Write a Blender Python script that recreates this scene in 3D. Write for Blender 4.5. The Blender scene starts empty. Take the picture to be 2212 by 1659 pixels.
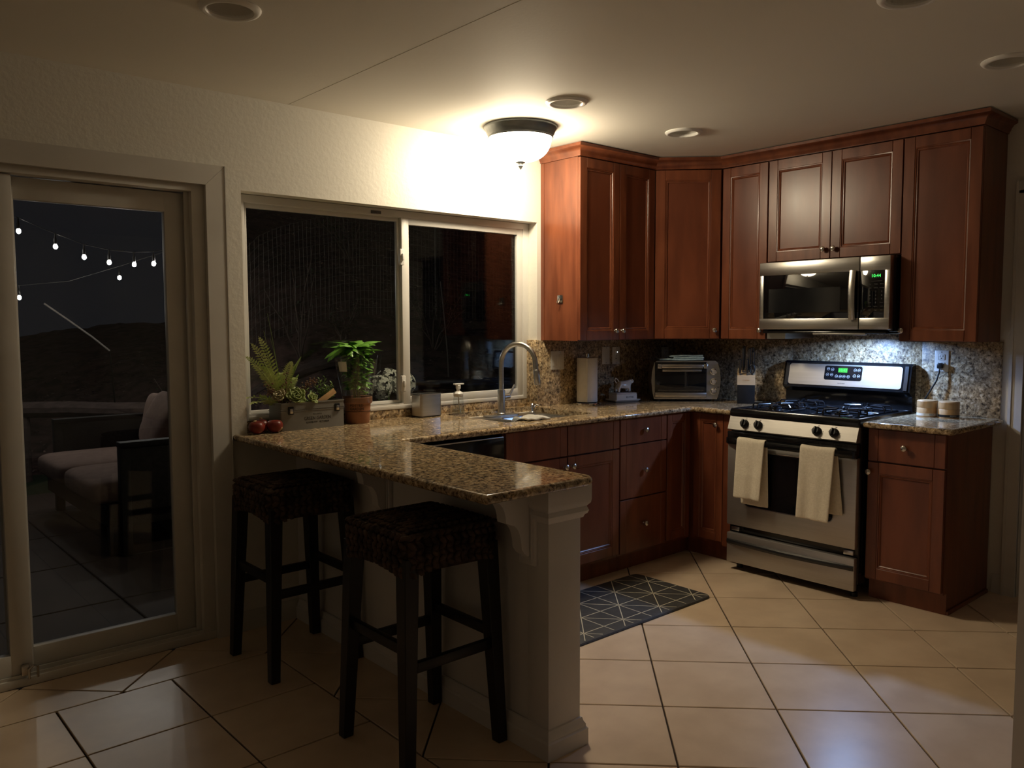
import bpy, bmesh, math, random
from mathutils import Vector, Matrix, noise
random.seed(7)
PI = math.pi
S = bpy.context.scene
C = S.collection

# ------------------------------------------------------------------ camera
cam_d = bpy.data.cameras.new('camera'); cam = bpy.data.objects.new('camera', cam_d); C.objects.link(cam)
cam_d.sensor_width = 36.0; cam_d.lens = 28.815; cam_d.clip_start = 0.02; cam_d.clip_end = 100
_r = Vector((0.75199944, -0.65915535, -0.00332548)); _u = Vector((0.05007966, 0.05210166, 0.9973853)); _f = Vector((0.6572586, 0.75019973, -0.07219069))
cam.matrix_world = Matrix(((_r.x, _u.x, -_f.x, -4.6598), (_r.y, _u.y, -_f.y, -3.5981), (_r.z, _u.z, -_f.z, 1.4044), (0, 0, 0, 1)))
S.camera = cam
# ------------------------------------------------------------------ world (night), exposure
W = bpy.data.worlds.new('night_sky'); S.world = W; W.use_nodes = True
W.node_tree.nodes['Background'].inputs[0].default_value = (0.0075, 0.0078, 0.0100, 1)
W.node_tree.nodes['Background'].inputs[1].default_value = 1.0
S.view_settings.view_transform = 'Standard'
S.view_settings.look = 'None'
S.view_settings.exposure = 0.15
S.view_settings.gamma = 1.0
S.view_settings.use_curve_mapping = False
S.cycles.use_denoising = True
S.cycles.max_bounces = 10
S.cycles.diffuse_bounces = 5
S.cycles.glossy_bounces = 5
S.cycles.transparent_max_bounces = 16
S.cycles.sample_clamp_indirect = 4.0
S.cycles.blur_glossy = 0.5
S.cycles.caustics_reflective = False
S.cycles.caustics_refractive = False
DOME_STRENGTH = 68.0
DOME_COLOR = (1.0, 0.835, 0.585)
LED_POWER = 11.5
LED_COLOR = (0.32, 0.53, 1.0)
STRING_STRENGTH = 220.0

# ------------------------------------------------------------------ helpers
def link(o, parent=None):
    C.objects.link(o)
    if parent is not None: o.parent = parent
    return o
def tag(o, label=None, cat=None, group=None, kind=None):
    if label: o['label'] = label
    if cat: o['category'] = cat
    if group: o['group'] = group
    if kind: o['kind'] = kind
    return o
def thing(name, label, cat, loc=(0, 0, 0), rz=0.0, group=None):
    o = bpy.data.objects.new(name, None); o.empty_display_size = 0.05
    link(o); o.location = loc; o.rotation_euler = (0, 0, rz)
    return tag(o, label, cat, group)
def copy_tree(o, parent=None):
    c = o.copy(); C.objects.link(c); c.parent = parent
    for ch in list(o.children): copy_tree(ch, c)
    return c

class MB:
    def __init__(s): s.bm = bmesh.new()
    def box(s, x0, x1, y0, y1, z0, z1, bev=0.0, seg=2, mtx=None):
        v = [s.bm.verts.new((x, y, z)) for x in (x0, x1) for y in (y0, y1) for z in (z0, z1)]
        f = [(0, 1, 3, 2), (4, 6, 7, 5), (0, 4, 5, 1), (2, 3, 7, 6), (0, 2, 6, 4), (1, 5, 7, 3)]
        fs = [s.bm.faces.new([v[i] for i in q]) for q in f]
        if mtx is not None:
            for q in v: q.co = mtx @ q.co
        if bev > 0:
            es = set(e for q in fs for e in q.edges)
            bmesh.ops.bevel(s.bm, geom=list(es), offset=bev, segments=seg, affect='EDGES', profile=0.5)
        return s
    def ring(s, pts): return [s.bm.verts.new(p) for p in pts]
    def loft(s, rings, cap0=True, cap1=True, closed=True):
        vs = [s.ring(r) for r in rings]; n = len(vs[0])
        for a, b in zip(vs, vs[1:]):
            for i in range(n if closed else n - 1):
                j = (i + 1) % n
                s.bm.faces.new((a[i], a[j], b[j], b[i]))
        if cap0: s.bm.faces.new(vs[0][::-1])
        if cap1: s.bm.faces.new(vs[-1])
        return vs
    def tube(s, pts, r, n=8, closed=False, cap=True, flat=1.0):
        P = [Vector(p) for p in pts]; m = len(P)
        R = r if isinstance(r, (list, tuple)) else [r] * m
        rings = []; up = None
        for i in range(m):
            if closed: t = P[(i + 1) % m] - P[i - 1]
            else: t = P[min(i + 1, m - 1)] - P[max(i - 1, 0)]
            t.normalize()
            if up is None:
                a = Vector((0, 0, 1)) if abs(t.z) < 0.9 else Vector((1, 0, 0))
                up = (a - t * a.dot(t)).normalized()
            else:
                up = (up - t * up.dot(t)).normalized()
            sd = t.cross(up)
            rings.append([P[i] + (up * math.cos(q) * R[i] * flat + sd * math.sin(q) * R[i]) for q in [2 * PI * k / n for k in range(n)]])
        if closed: rings.append(rings[0]); s.loft(rings, False, False)
        else: s.loft(rings, cap, cap)
        return s
    def lathe(s, prof, n=24, at=(0, 0, 0), axis='z', cap0=True, cap1=True):
        rings = []
        for r, z in prof:
            r = max(r, 1e-5); q = []
            for k in range(n):
                a = 2 * PI * k / n; c, d = math.cos(a) * r, math.sin(a) * r
                if axis == 'z': q.append((at[0] + c, at[1] + d, at[2] + z))
                elif axis == '-y': q.append((at[0] + c, at[1] - z, at[2] + d))
                elif axis == 'x': q.append((at[0] + z, at[1] + c, at[2] + d))
            rings.append(q)
        s.loft(rings, cap0, cap1); return s
    def prism(s, poly, h0, h1, f=lambda u, v, h: (u, v, h), bev=0):
        s.loft([[f(u, v, h0) for u, v in poly], [f(u, v, h1) for u, v in poly]]); return s
    def grid(s, nu, nv, f):
        g = [[s.bm.verts.new(f(i / nu, j / nv)) for j in range(nv + 1)] for i in range(nu + 1)]
        for i in range(nu):
            for j in range(nv): s.bm.faces.new((g[i][j], g[i + 1][j], g[i + 1][j + 1], g[i][j + 1]))
        return g
    def poly(s, pts): s.bm.faces.new([s.bm.verts.new(p) for p in pts]); return s
    def ball(s, c, r, n=10, m=6, sc=(1, 1, 1), mtx=None):
        rings = []
        for j in range(1, m):
            th = PI * j / m
            rings.append([(math.cos(2 * PI * k / n) * math.sin(th) * r * sc[0], math.sin(2 * PI * k / n) * math.sin(th) * r * sc[1], -math.cos(th) * r * sc[2]) for k in range(n)])
        vs = [s.ring(q) for q in rings]
        b = s.bm.verts.new((0, 0, -r * sc[2])); t = s.bm.verts.new((0, 0, r * sc[2]))
        for a, d in zip(vs, vs[1:]):
            for i in range(n): s.bm.faces.new((a[i], a[(i + 1) % n], d[(i + 1) % n], d[i]))
        for i in range(n):
            s.bm.faces.new((b, vs[0][(i + 1) % n], vs[0][i])); s.bm.faces.new((t, vs[-1][i], vs[-1][(i + 1) % n]))
        al = [v for q in vs for v in q] + [b, t]
        M = (Matrix.Translation(Vector(c)) @ mtx) if mtx is not None else Matrix.Translation(Vector(c))
        for v in al: v.co = M @ v.co
        return s
    def mesh(s, name, smooth=True, angle=35):
        me = bpy.data.meshes.new(name)
        bmesh.ops.recalc_face_normals(s.bm, faces=s.bm.faces[:])
        s.bm.to_mesh(me); s.bm.free()
        if smooth:
            me.polygons.foreach_set('use_smooth', [True] * len(me.polygons))
            try: me.set_sharp_from_angle(angle=math.radians(angle))
            except Exception: pass
        return me
    def build(s, name, mat, parent=None, smooth=True, angle=35):
        me = s.mesh(name, smooth, angle); me.materials.append(M[mat] if isinstance(mat, str) else mat)
        return link(bpy.data.objects.new(name, me), parent)

def fbox(name, mat, parent, *a, bev=0.0, seg=2):
    return MB().box(*a, bev=bev, seg=seg).build(name, mat, parent)
def struct(o): o['kind'] = 'structure'; return o
def arc(cx, cy, r, a0, a1, n): return [(cx + r * math.cos(a0 + (a1 - a0) * i / n), cy + r * math.sin(a0 + (a1 - a0) * i / n)) for i in range(n + 1)]
def rrect(x0, x1, y0, y1, r, n=5):
    return arc(x1 - r, y1 - r, r, 0, PI / 2, n) + arc(x0 + r, y1 - r, r, PI / 2, PI, n) + arc(x0 + r, y0 + r, r, PI, 1.5 * PI, n) + arc(x1 - r, y0 + r, r, 1.5 * PI, 2 * PI, n)
def inset(poly, d):
    n = len(poly); out = []
    A = sum(poly[i][0] * poly[(i + 1) % n][1] - poly[(i + 1) % n][0] * poly[i][1] for i in range(n))
    sg = 1 if A > 0 else -1
    for i in range(n):
        p, q, r = Vector(poly[i - 1]), Vector(poly[i]), Vector(poly[(i + 1) % n])
        a = (q - p).normalized(); b = (r - q).normalized()
        na = Vector((-a.y, a.x)) * sg; nb = Vector((-b.y, b.x)) * sg
        m = na + nb; L = m.length
        if L < 1e-6: out.append((q.x + na.x * d, q.y + na.y * d)); continue
        m /= L; k = d / max(m.dot(na), 0.3)
        out.append((q.x + m.x * k, q.y + m.y * k))
    return out
def round_poly(pts):
    out = []; n = len(pts)
    for i, p in enumerate(pts):
        r = p[2] if len(p) > 2 else 0
        q = Vector(p[:2])
        if r == 0: out.append((q.x, q.y)); continue
        a = (Vector(pts[i - 1][:2]) - q).normalized(); b = (Vector(pts[(i + 1) % n][:2]) - q).normalized()
        ang = a.angle(b); t = r / math.tan(ang / 2)
        p0, p1 = q + a * t, q + b * t
        cc = q + (a + b).normalized() * (r / math.sin(ang / 2))
        a0 = math.atan2(p0.y - cc.y, p0.x - cc.x); a1 = math.atan2(p1.y - cc.y, p1.x - cc.x)
        d = (a1 - a0 + PI) % (2 * PI) - PI
        out += [(cc.x + r * math.cos(a0 + d * k / 5), cc.y + r * math.sin(a0 + d * k / 5)) for k in range(6)]
    return out
def text_obj(body, size, name, mat, parent, loc, rot=(PI / 2, 0, 0), align='CENTER', ext=0.0004, sx=1.0, bend=None):
    cu = bpy.data.curves.new(name, 'FONT'); cu.body = body; cu.size = size; cu.align_x = align; cu.align_y = 'CENTER'; cu.extrude = ext; cu.resolution_u = 2
    to = bpy.data.objects.new(name, cu); C.objects.link(to)
    dg = bpy.context.evaluated_depsgraph_get(); me = bpy.data.meshes.new_from_object(to.evaluated_get(dg))
    bpy.data.objects.remove(to); bpy.data.curves.remove(cu)
    me.materials.clear(); me.materials.append(M[mat])
    for v in me.vertices: v.co.x *= sx
    if bend:   # wrap onto a vertical cylinder of radius bend
        Rr = Matrix.Rotation(rot[0], 3, 'X')
        for v in me.vertices:
            a = v.co.x / bend; z = v.co.y; d = bend + v.co.z
            v.co = Vector((math.sin(a) * d, -math.cos(a) * d, z))
        o = bpy.data.objects.new(name, me); link(o, parent); o.location = loc; o.rotation_euler = (0, 0, rot[2]); return o
    o = bpy.data.objects.new(name, me); link(o, parent); o.location = loc; o.rotation_euler = rot
    return o

# ------------------------------------------------------------------ materials
M = {}
def nodes(name):
    m = bpy.data.materials.new(name); m.use_nodes = True; M[name] = m
    nt = m.node_tree; return m, nt, nt.nodes['Principled BSDF']
def nn(nt, t, **kw):
    n = nt.nodes.new(t)
    for k, v in kw.items():
        if hasattr(n, k): setattr(n, k, v)
        else: n.inputs[k].default_value = v
    return n
def c4(c): return (c[0], c[1], c[2], 1)
def pmat(name, c1, c2=None, scale=8.0, stretch=(1, 1, 1), rough=0.5, metal=0.0, bump=0.0, bscale=60.0, detail=4, coat=0.0, spec=0.5, rvar=0.0, world=False, emit=None, estr=0.0, sub=0.0, alpha=None, trans=0.0, lo=0.35, hi=0.65):
    m, nt, b = nodes(name)
    if world: co = nn(nt, 'ShaderNodeNewGeometry').outputs['Position']
    else: co = nn(nt, 'ShaderNodeTexCoord').outputs['Object']
    mp = nn(nt, 'ShaderNodeMapping'); mp.inputs['Scale'].default_value = stretch; nt.links.new(co, mp.inputs['Vector'])
    if c2 is None: c2 = tuple(min(1, x * 0.82) for x in c1)
    nz = nn(nt, 'ShaderNodeTexNoise', Scale=scale, Detail=detail); nt.links.new(mp.outputs[0], nz.inputs['Vector'])
    rp = nn(nt, 'ShaderNodeValToRGB'); rp.color_ramp.elements[0].position = lo; rp.color_ramp.elements[1].position = hi
    rp.color_ramp.elements[0].color = c4(c2); rp.color_ramp.elements[1].color = c4(c1)
    nt.links.new(nz.outputs['Fac'], rp.inputs['Fac']); nt.links.new(rp.outputs['Color'], b.inputs['Base Color'])
    b.inputs['Roughness'].default_value = rough; b.inputs['Metallic'].default_value = metal
    b.inputs['Specular IOR Level'].default_value = spec; b.inputs['Coat Weight'].default_value = coat; b.inputs['Coat Roughness'].default_value = 0.12
    if rvar:
        mr = nn(nt, 'ShaderNodeMapRange'); mr.inputs['To Min'].default_value = rough - rvar; mr.inputs['To Max'].default_value = rough + rvar
        nt.links.new(nz.outputs['Fac'], mr.inputs['Value']); nt.links.new(mr.outputs[0], b.inputs['Roughness'])
    if bump:
        n2 = nn(nt, 'ShaderNodeTexNoise', Scale=bscale, Detail=3); nt.links.new(mp.outputs[0], n2.inputs['Vector'])
        bp = nn(nt, 'ShaderNodeBump', Strength=bump, Distance=0.004); nt.links.new(n2.outputs['Fac'], bp.inputs['Height']); nt.links.new(bp.outputs[0], b.inputs['Normal'])
    if emit: b.inputs['Emission Color'].default_value = c4(emit); b.inputs['Emission Strength'].default_value = estr
    if sub: b.inputs['Subsurface Weight'].default_value = sub; b.inputs['Subsurface Radius'].default_value = (0.01, 0.008, 0.004)
    if alpha is not None: b.inputs['Alpha'].default_value = alpha
    if trans: b.inputs['Transmission Weight'].default_value = trans
    return m

pmat('wall_paint', (0.77, 0.745, 0.68), (0.75, 0.725, 0.66), scale=2, rough=0.55, bump=0.35, bscale=45, world=True)
pmat('ceiling_paint', (0.88, 0.85, 0.78), (0.86, 0.83, 0.76), scale=1.5, rough=0.7, bump=0.10, bscale=60, world=True)
pmat('white_trim', (0.64, 0.62, 0.58), (0.59, 0.57, 0.53), scale=5, rough=0.4, bump=0.04, bscale=30)
pmat('vinyl', (0.72, 0.71, 0.68), (0.68, 0.67, 0.64), scale=6, rough=0.35)
pmat('knee_paint', (0.72, 0.70, 0.70), (0.68, 0.66, 0.66), scale=4, rough=0.5, bump=0.12, bscale=50)
pmat('cherry', (0.205, 0.062, 0.026), (0.118, 0.032, 0.014), scale=2.6, stretch=(6, 6, 0.9), rough=0.30, detail=6, spec=0.5, rvar=0.05, bump=0.02, bscale=40)
pmat('cherry_panel', (0.175, 0.050, 0.022), (0.115, 0.032, 0.015), scale=3.2, stretch=(3, 3, 0.7), rough=0.31, detail=7, spec=0.5, rvar=0.05, bump=0.02, bscale=40)
pmat('steel', (0.56, 0.55, 0.53), (0.50, 0.49, 0.47), scale=3, stretch=(1, 1, 40), rough=0.30, metal=1.0, rvar=0.04)
pmat('steel_bright', (0.72, 0.70, 0.66), (0.64, 0.62, 0.58), scale=3, stretch=(1, 1, 40), rough=0.24, metal=1.0)
pmat('steel_sink', (0.58, 0.57, 0.55), (0.50, 0.49, 0.47), scale=10, stretch=(1, 12, 1), rough=0.28, metal=1.0)
pmat('nickel', (0.60, 0.57, 0.52), (0.55, 0.52, 0.47), scale=20, rough=0.25, metal=1.0)
pmat('chrome', (0.80, 0.80, 0.80), (0.74, 0.74, 0.74), scale=20, rough=0.08, metal=1.0)
pmat('range_steel', (0.50, 0.48, 0.45), (0.46, 0.44, 0.41), scale=3, stretch=(1, 1, 40), rough=0.42, metal=0.85, rvar=0.03)
pmat('black_enamel', (0.010, 0.010, 0.011), (0.006, 0.006, 0.007), scale=20, rough=0.12)
pmat('black_plastic', (0.014, 0.014, 0.015), (0.009, 0.009, 0.010), scale=20, rough=0.32)
pmat('black_matte', (0.012, 0.011, 0.011), (0.008, 0.008, 0.008), scale=20, rough=0.7, spec=0.2)
pmat('black_glass', (0.006, 0.006, 0.007), (0.004, 0.004, 0.005), scale=5, rough=0.04, spec=0.6)
pmat('cast_iron', (0.012, 0.012, 0.014), (0.008, 0.008, 0.009), scale=40, rough=0.22)
pmat('print_grey', (0.12, 0.12, 0.12), scale=30, rough=0.5)
pmat('print_dark', (0.03, 0.028, 0.026), scale=30, rough=0.6)
pmat('print_pale', (0.45, 0.45, 0.44), scale=30, rough=0.5)
pmat('plate_white', (0.72, 0.70, 0.65), (0.69, 0.67, 0.62), scale=10, rough=0.35)
pmat('paper', (0.78, 0.77, 0.75), (0.74, 0.73, 0.71), scale=30, rough=0.9, bump=0.25, bscale=220)
pmat('ceramic', (0.66, 0.64, 0.61), (0.62, 0.60, 0.57), scale=10, rough=0.15)
pmat('linen', (0.84, 0.76, 0.61), (0.76, 0.68, 0.53), scale=90, rough=0.95, bump=0.45, bscale=320)
pmat('grey_cloth', (0.34, 0.35, 0.34), (0.27, 0.28, 0.28), scale=60, rough=0.95, bump=0.6, bscale=200)
pmat('pale_cloth', (0.52, 0.51, 0.47), (0.44, 0.43, 0.40), scale=60, rough=0.95, bump=0.5, bscale=200)
pmat('blue_cloth', (0.36, 0.47, 0.50), (0.27, 0.37, 0.41), scale=60, rough=0.95, bump=0.5, bscale=220)
pmat('bamboo', (0.56, 0.36, 0.18), (0.44, 0.27, 0.125), scale=5, stretch=(9, 9, 1), rough=0.4)
pmat('light_wood', (0.66, 0.49, 0.30), (0.58, 0.42, 0.24), scale=5, stretch=(2, 8, 8), rough=0.5)
pmat('dark_wood', (0.006, 0.0048, 0.0045), (0.004, 0.0032, 0.003), scale=5, stretch=(8, 8, 1), rough=0.38)
pmat('seagrass', (0.110, 0.070, 0.050), (0.026, 0.016, 0.013), scale=22, rough=0.75, detail=3, spec=0.25)
pmat('terracotta', (0.36, 0.165, 0.085), (0.28, 0.12, 0.06), scale=14, rough=0.7, bump=0.1, bscale=80)
pmat('tin_grey', (0.21, 0.205, 0.185), (0.18, 0.175, 0.16), scale=8, rough=0.5, metal=0.3)
pmat('soil', (0.03, 0.02, 0.013), (0.015, 0.010, 0.007), scale=60, rough=0.95, bump=0.8, bscale=120)
pmat('fern_green', (0.60, 0.68, 0.29), (0.42, 0.52, 0.18), scale=14, rough=0.5)
pmat('grass_green', (0.34, 0.48, 0.14), (0.22, 0.34, 0.09), scale=14, rough=0.5)
pmat('succulent', (0.34, 0.40, 0.14), (0.22, 0.28, 0.09), scale=10, rough=0.45)
pmat('succulent_pink', (0.48, 0.40, 0.28), (0.32, 0.30, 0.14), scale=10, rough=0.45)
pmat('sprig', (0.32, 0.48, 0.17), (0.18, 0.30, 0.09), scale=20, rough=0.5)
pmat('brown_plant', (0.20, 0.11, 0.06), (0.10, 0.055, 0.03), scale=30, rough=0.7)
pmat('basil', (0.19, 0.44, 0.06), (0.09, 0.26, 0.03), scale=18, rough=0.32, lo=0.3, hi=0.7)
pmat('stem', (0.16, 0.25, 0.06), scale=20, rough=0.5)
pmat('tomato', (0.22, 0.028, 0.014), (0.11, 0.012, 0.008), scale=14, rough=0.36, spec=0.4)
pmat('tomato_scar', (0.50, 0.33, 0.16), scale=30, rough=0.7)
pmat('hydrangea', (0.74, 0.74, 0.70), (0.62, 0.63, 0.58), scale=20, rough=0.7)
pmat('stake_wood', (0.40, 0.36, 0.32), (0.32, 0.29, 0.26), scale=20, rough=0.8)
pmat('outdoor_leaf', (0.030, 0.050, 0.018), (0.014, 0.026, 0.009), scale=10, rough=0.6)
pmat('bark', (0.16, 0.12, 0.10), (0.09, 0.065, 0.055), scale=20, stretch=(1, 1, 0.3), rough=0.8)
pmat('mulch', (0.150, 0.090, 0.078), (0.030, 0.018, 0.016), scale=7, rough=0.95, detail=9, bump=1.0, bscale=28, world=True, lo=0.32, hi=0.68)
pmat('hill_grass', (0.050, 0.055, 0.034), (0.026, 0.030, 0.018), scale=5, rough=0.95, bump=0.8, bscale=40, world=True)
pmat('litter', (0.34, 0.24, 0.19), (0.07, 0.04, 0.034), scale=6, rough=0.8, world=True)
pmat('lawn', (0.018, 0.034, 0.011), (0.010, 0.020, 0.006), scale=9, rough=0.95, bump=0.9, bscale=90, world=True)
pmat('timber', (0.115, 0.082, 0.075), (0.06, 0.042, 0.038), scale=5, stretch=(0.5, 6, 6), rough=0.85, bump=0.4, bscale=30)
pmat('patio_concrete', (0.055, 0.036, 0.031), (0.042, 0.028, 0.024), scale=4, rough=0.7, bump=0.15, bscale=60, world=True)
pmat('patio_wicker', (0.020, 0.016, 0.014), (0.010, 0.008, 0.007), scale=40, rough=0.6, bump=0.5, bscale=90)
pmat('cushion', (0.34, 0.235, 0.195), (0.29, 0.20, 0.165), scale=20, rough=0.95, bump=0.2, bscale=150)
pmat('wire', (0.22, 0.20, 0.18), (0.17, 0.155, 0.14), scale=20, rough=0.5, metal=0.4)
pmat('grout', (0.045, 0.028, 0.020), (0.032, 0.020, 0.014), scale=30, rough=0.9, world=True)
pmat('tile', (0.74, 0.580, 0.415), (0.64, 0.490, 0.345), scale=5.5, detail=6, rough=0.30, world=True, rvar=0.05, bump=0.02, bscale=30)
pmat('mat_rubber', (0.055, 0.055, 0.055), (0.042, 0.042, 0.042), scale=30, rough=0.55)
pmat('mat_line', (0.62, 0.58, 0.45), (0.55, 0.51, 0.39), scale=30, rough=0.6)
pmat('fixture_metal', (0.20, 0.21, 0.21), (0.17, 0.18, 0.18), scale=20, rough=0.38, metal=0.8)
pmat('exterior_wall', (0.16, 0.15, 0.14), scale=10, rough=0.9)
pmat('dome_glass', (0.9, 0.88, 0.8), scale=10, rough=0.3, emit=DOME_COLOR, estr=DOME_STRENGTH)
pmat('led_lens', (0.9, 0.9, 0.9), scale=10, rough=0.3, emit=LED_COLOR, estr=30.0)
pmat('bulb_glow', (0.9, 0.9, 0.85), scale=10, rough=0.3, emit=(1.0, 0.91, 0.85), estr=STRING_STRENGTH)
pmat('green_led', (0.02, 0.1, 0.03), scale=10, rough=0.4, emit=(0.05, 1.0, 0.12), estr=1.6)
pmat('green_backlight', (0.02, 0.1, 0.02), scale=10, rough=0.4, emit=(0.05, 0.75, 0.02), estr=0.55)
pmat('white_led', (0.5, 0.5, 0.5), scale=10, rough=0.4, emit=(0.9, 0.95, 1.0), estr=3.0)
pmat('clear_plastic', (0.95, 0.95, 0.95), (0.92, 0.92, 0.92), scale=10, rough=0.05)
pmat('ring_white', (0.92, 0.91, 0.88), (0.90, 0.89, 0.86), scale=10, rough=0.3)
pmat('white_plastic', (0.80, 0.80, 0.78), (0.76, 0.76, 0.74), scale=10, rough=0.3)

def thin_glass(name, tint, rough, ior=1.5, extra=0.0):
    m = bpy.data.materials.new(name); m.use_nodes = True; M[name] = m; nt = m.node_tree
    for n in list(nt.nodes):
        if n.type == 'BSDF_PRINCIPLED': nt.nodes.remove(n)
    out = [n for n in nt.nodes if n.type == 'OUTPUT_MATERIAL'][0]
    tr = nn(nt, 'ShaderNodeBsdfTransparent'); gl = nn(nt, 'ShaderNodeBsdfGlossy'); mx = nn(nt, 'ShaderNodeMixShader'); fr = nn(nt, 'ShaderNodeFresnel', IOR=ior)
    tc = nn(nt, 'ShaderNodeTexCoord'); nz = nn(nt, 'ShaderNodeTexNoise', Scale=9.0, Detail=3); rp = nn(nt, 'ShaderNodeValToRGB')
    rp.color_ramp.elements[0].color = c4([t * 0.97 for t in tint]); rp.color_ramp.elements[1].color = c4(tint)
    nt.links.new(tc.outputs['Object'], nz.inputs['Vector']); nt.links.new(nz.outputs['Fac'], rp.inputs['Fac']); nt.links.new(rp.outputs['Color'], tr.inputs['Color'])
    gl.inputs['Roughness'].default_value = rough
    ge = nn(nt, 'ShaderNodeNewGeometry'); mi = nn(nt, 'ShaderNodeMix'); mi.inputs[2].default_value = ior; mi.inputs[3].default_value = 1.0 / ior
    nt.links.new(ge.outputs['Backfacing'], mi.inputs[0]); nt.links.new(mi.outputs[0], fr.inputs['IOR'])
    if extra:
        ad = nn(nt, 'ShaderNodeMath', operation='ADD'); ad.inputs[1].default_value = extra; nt.links.new(fr.outputs[0], ad.inputs[0]); nt.links.new(ad.outputs[0], mx.inputs[0])
    else: nt.links.new(fr.outputs[0], mx.inputs[0])
    nt.links.new(tr.outputs[0], mx.inputs[1]); nt.links.new(gl.outputs[0], mx.inputs[2]); nt.links.new(mx.outputs[0], out.inputs['Surface'])
thin_glass('window_glass', (0.95, 0.96, 0.95), 0.0, 1.36)
thin_glass('sleeve_film', (0.93, 0.95, 0.93), 0.10, 1.45, 0.07)
thin_glass('bottle_clear', (0.90, 0.92, 0.92), 0.03, 1.45, 0.03)
thin_glass('oven_glass', (0.35, 0.33, 0.30), 0.02, 1.5, 0.02)

def granite(name, rough=0.07):
    m, nt, b = nodes(name)
    pos = nn(nt, 'ShaderNodeNewGeometry').outputs['Position']
    mp = nn(nt, 'ShaderNodeMapping'); nt.links.new(pos, mp.inputs['Vector'])
    n1 = nn(nt, 'ShaderNodeTexNoise', Scale=70.0, Detail=5, Roughness=0.6, Distortion=0.6); nt.links.new(mp.outputs[0], n1.inputs['Vector'])
    n2 = nn(nt, 'ShaderNodeTexNoise', Scale=26.0, Detail=4); nt.links.new(mp.outputs[0], n2.inputs['Vector'])
    vo = nn(nt, 'ShaderNodeTexVoronoi', Scale=120.0); nt.links.new(mp.outputs[0], vo.inputs['Vector'])
    r1 = nn(nt, 'ShaderNodeValToRGB'); e = r1.color_ramp.elements
    e[0].position = 0.33; e[0].color = (0.036, 0.027, 0.020, 1); e[1].position = 0.66; e[1].color = (0.74, 0.66, 0.51, 1)
    a = r1.color_ramp.elements.new(0.41); a.color = (0.175, 0.125, 0.075, 1)
    a = r1.color_ramp.elements.new(0.48); a.color = (0.36, 0.275, 0.170, 1)
    a = r1.color_ramp.elements.new(0.58); a.color = (0.50, 0.415, 0.285, 1)
    nt.links.new(n1.outputs['Fac'], r1.inputs['Fac'])
    r2 = nn(nt, 'ShaderNodeValToRGB'); e = r2.color_ramp.elements
    e[0].position = 0.38; e[0].color = (0.74, 0.71, 0.68, 1); e[1].position = 0.62; e[1].color = (1.22, 1.13, 0.98, 1)
    nt.links.new(n2.outputs['Fac'], r2.inputs['Fac'])
    mu = nn(nt, 'ShaderNodeMix', data_type='RGBA', blend_type='MULTIPLY'); mu.inputs[0].default_value = 1.0
    nt.links.new(r1.outputs['Color'], mu.inputs[6]); nt.links.new(r2.outputs['Color'], mu.inputs[7])
    r3 = nn(nt, 'ShaderNodeValToRGB'); e = r3.color_ramp.elements
    e[0].position = 0.10; e[0].color = (0.25, 0.22, 0.20, 1); e[1].position = 0.22; e[1].color = (1, 1, 1, 1)
    nt.links.new(vo.outputs['Distance'], r3.inputs['Fac'])
    m2 = nn(nt, 'ShaderNodeMix', data_type='RGBA', blend_type='MULTIPLY'); m2.inputs[0].default_value = 0.8
    nt.links.new(mu.outputs[2], m2.inputs[6]); nt.links.new(r3.outputs['Color'], m2.inputs[7])
    nt.links.new(m2.outputs[2], b.inputs['Base Color'])
    b.inputs['Roughness'].default_value = rough; b.inputs['Specular IOR Level'].default_value = 0.5
granite('granite')
granite('granite_splash', 0.42)
# ================================================================== STRUCTURE
CEIL = 2.424
XL, YF, XH = -6.4, -6.2, 1.3       # left wall, wall behind the camera, end of the hall
# ---- floor: grout bed with single tiles
floor = struct(fbox('floor', 'grout', None, XL, XH, YF, 0.0, -0.12, -0.007))
TS = 0.412; HD = TS / math.sqrt(2); GAP = 0.0035
def clip(poly, f):
    out = []
    for i in range(len(poly)):
        a, b = poly[i - 1], poly[i]; fa, fb = f(a), f(b)
        if (fa >= 0) != (fb >= 0):
            t = fa / (fa - fb); out.append((a[0] + (b[0] - a[0]) * t, a[1] + (b[1] - a[1]) * t))
        if fb >= 0: out.append(b)
    return out
def area(p): return abs(sum(p[i - 1][0] * p[i][1] - p[i][0] * p[i - 1][1] for i in range(len(p)))) / 2
def tile_mesh(poly):
    mb = MB(); a = poly; b = inset(poly, 0.002)
    mb.loft([[(x, y, -0.011) for x, y in a], [(x, y, -0.0015) for x, y in a], [(x, y, 0.0) for x, y in b]], False, True)
    me = mb.mesh('tile', smooth=False); me.materials.append(M['tile']); return me
def ccw(p):
    return p if sum(p[i - 1][0] * p[i][1] - p[i][0] * p[i - 1][1] for i in range(len(p))) > 0 else p[::-1]
half = TS / 2 - GAP; hd = HD - GAP * 1.414
dia = tile_mesh(ccw([(hd, 0), (0, hd), (-hd, 0), (0, -hd)])); sqr = tile_mesh(ccw([(half, half), (-half, half), (-half, -half), (half, -half)]))
INX, INY = -3.18, -0.315
def put_tile(me, loc):
    o = bpy.data.objects.new('tile', me); link(o, floor); o.location = loc
def cut_tile(poly):
    poly = ccw(poly)
    if len(poly) < 3 or area(poly) < 0.003: return
    cx = sum(p[0] for p in poly) / len(poly); cy = sum(p[1] for p in poly) / len(poly)
    put_tile(tile_mesh([(p[0] - cx, p[1] - cy) for p in poly]), (cx, cy, 0))
NX, NY = -1.15, -1.76
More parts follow.
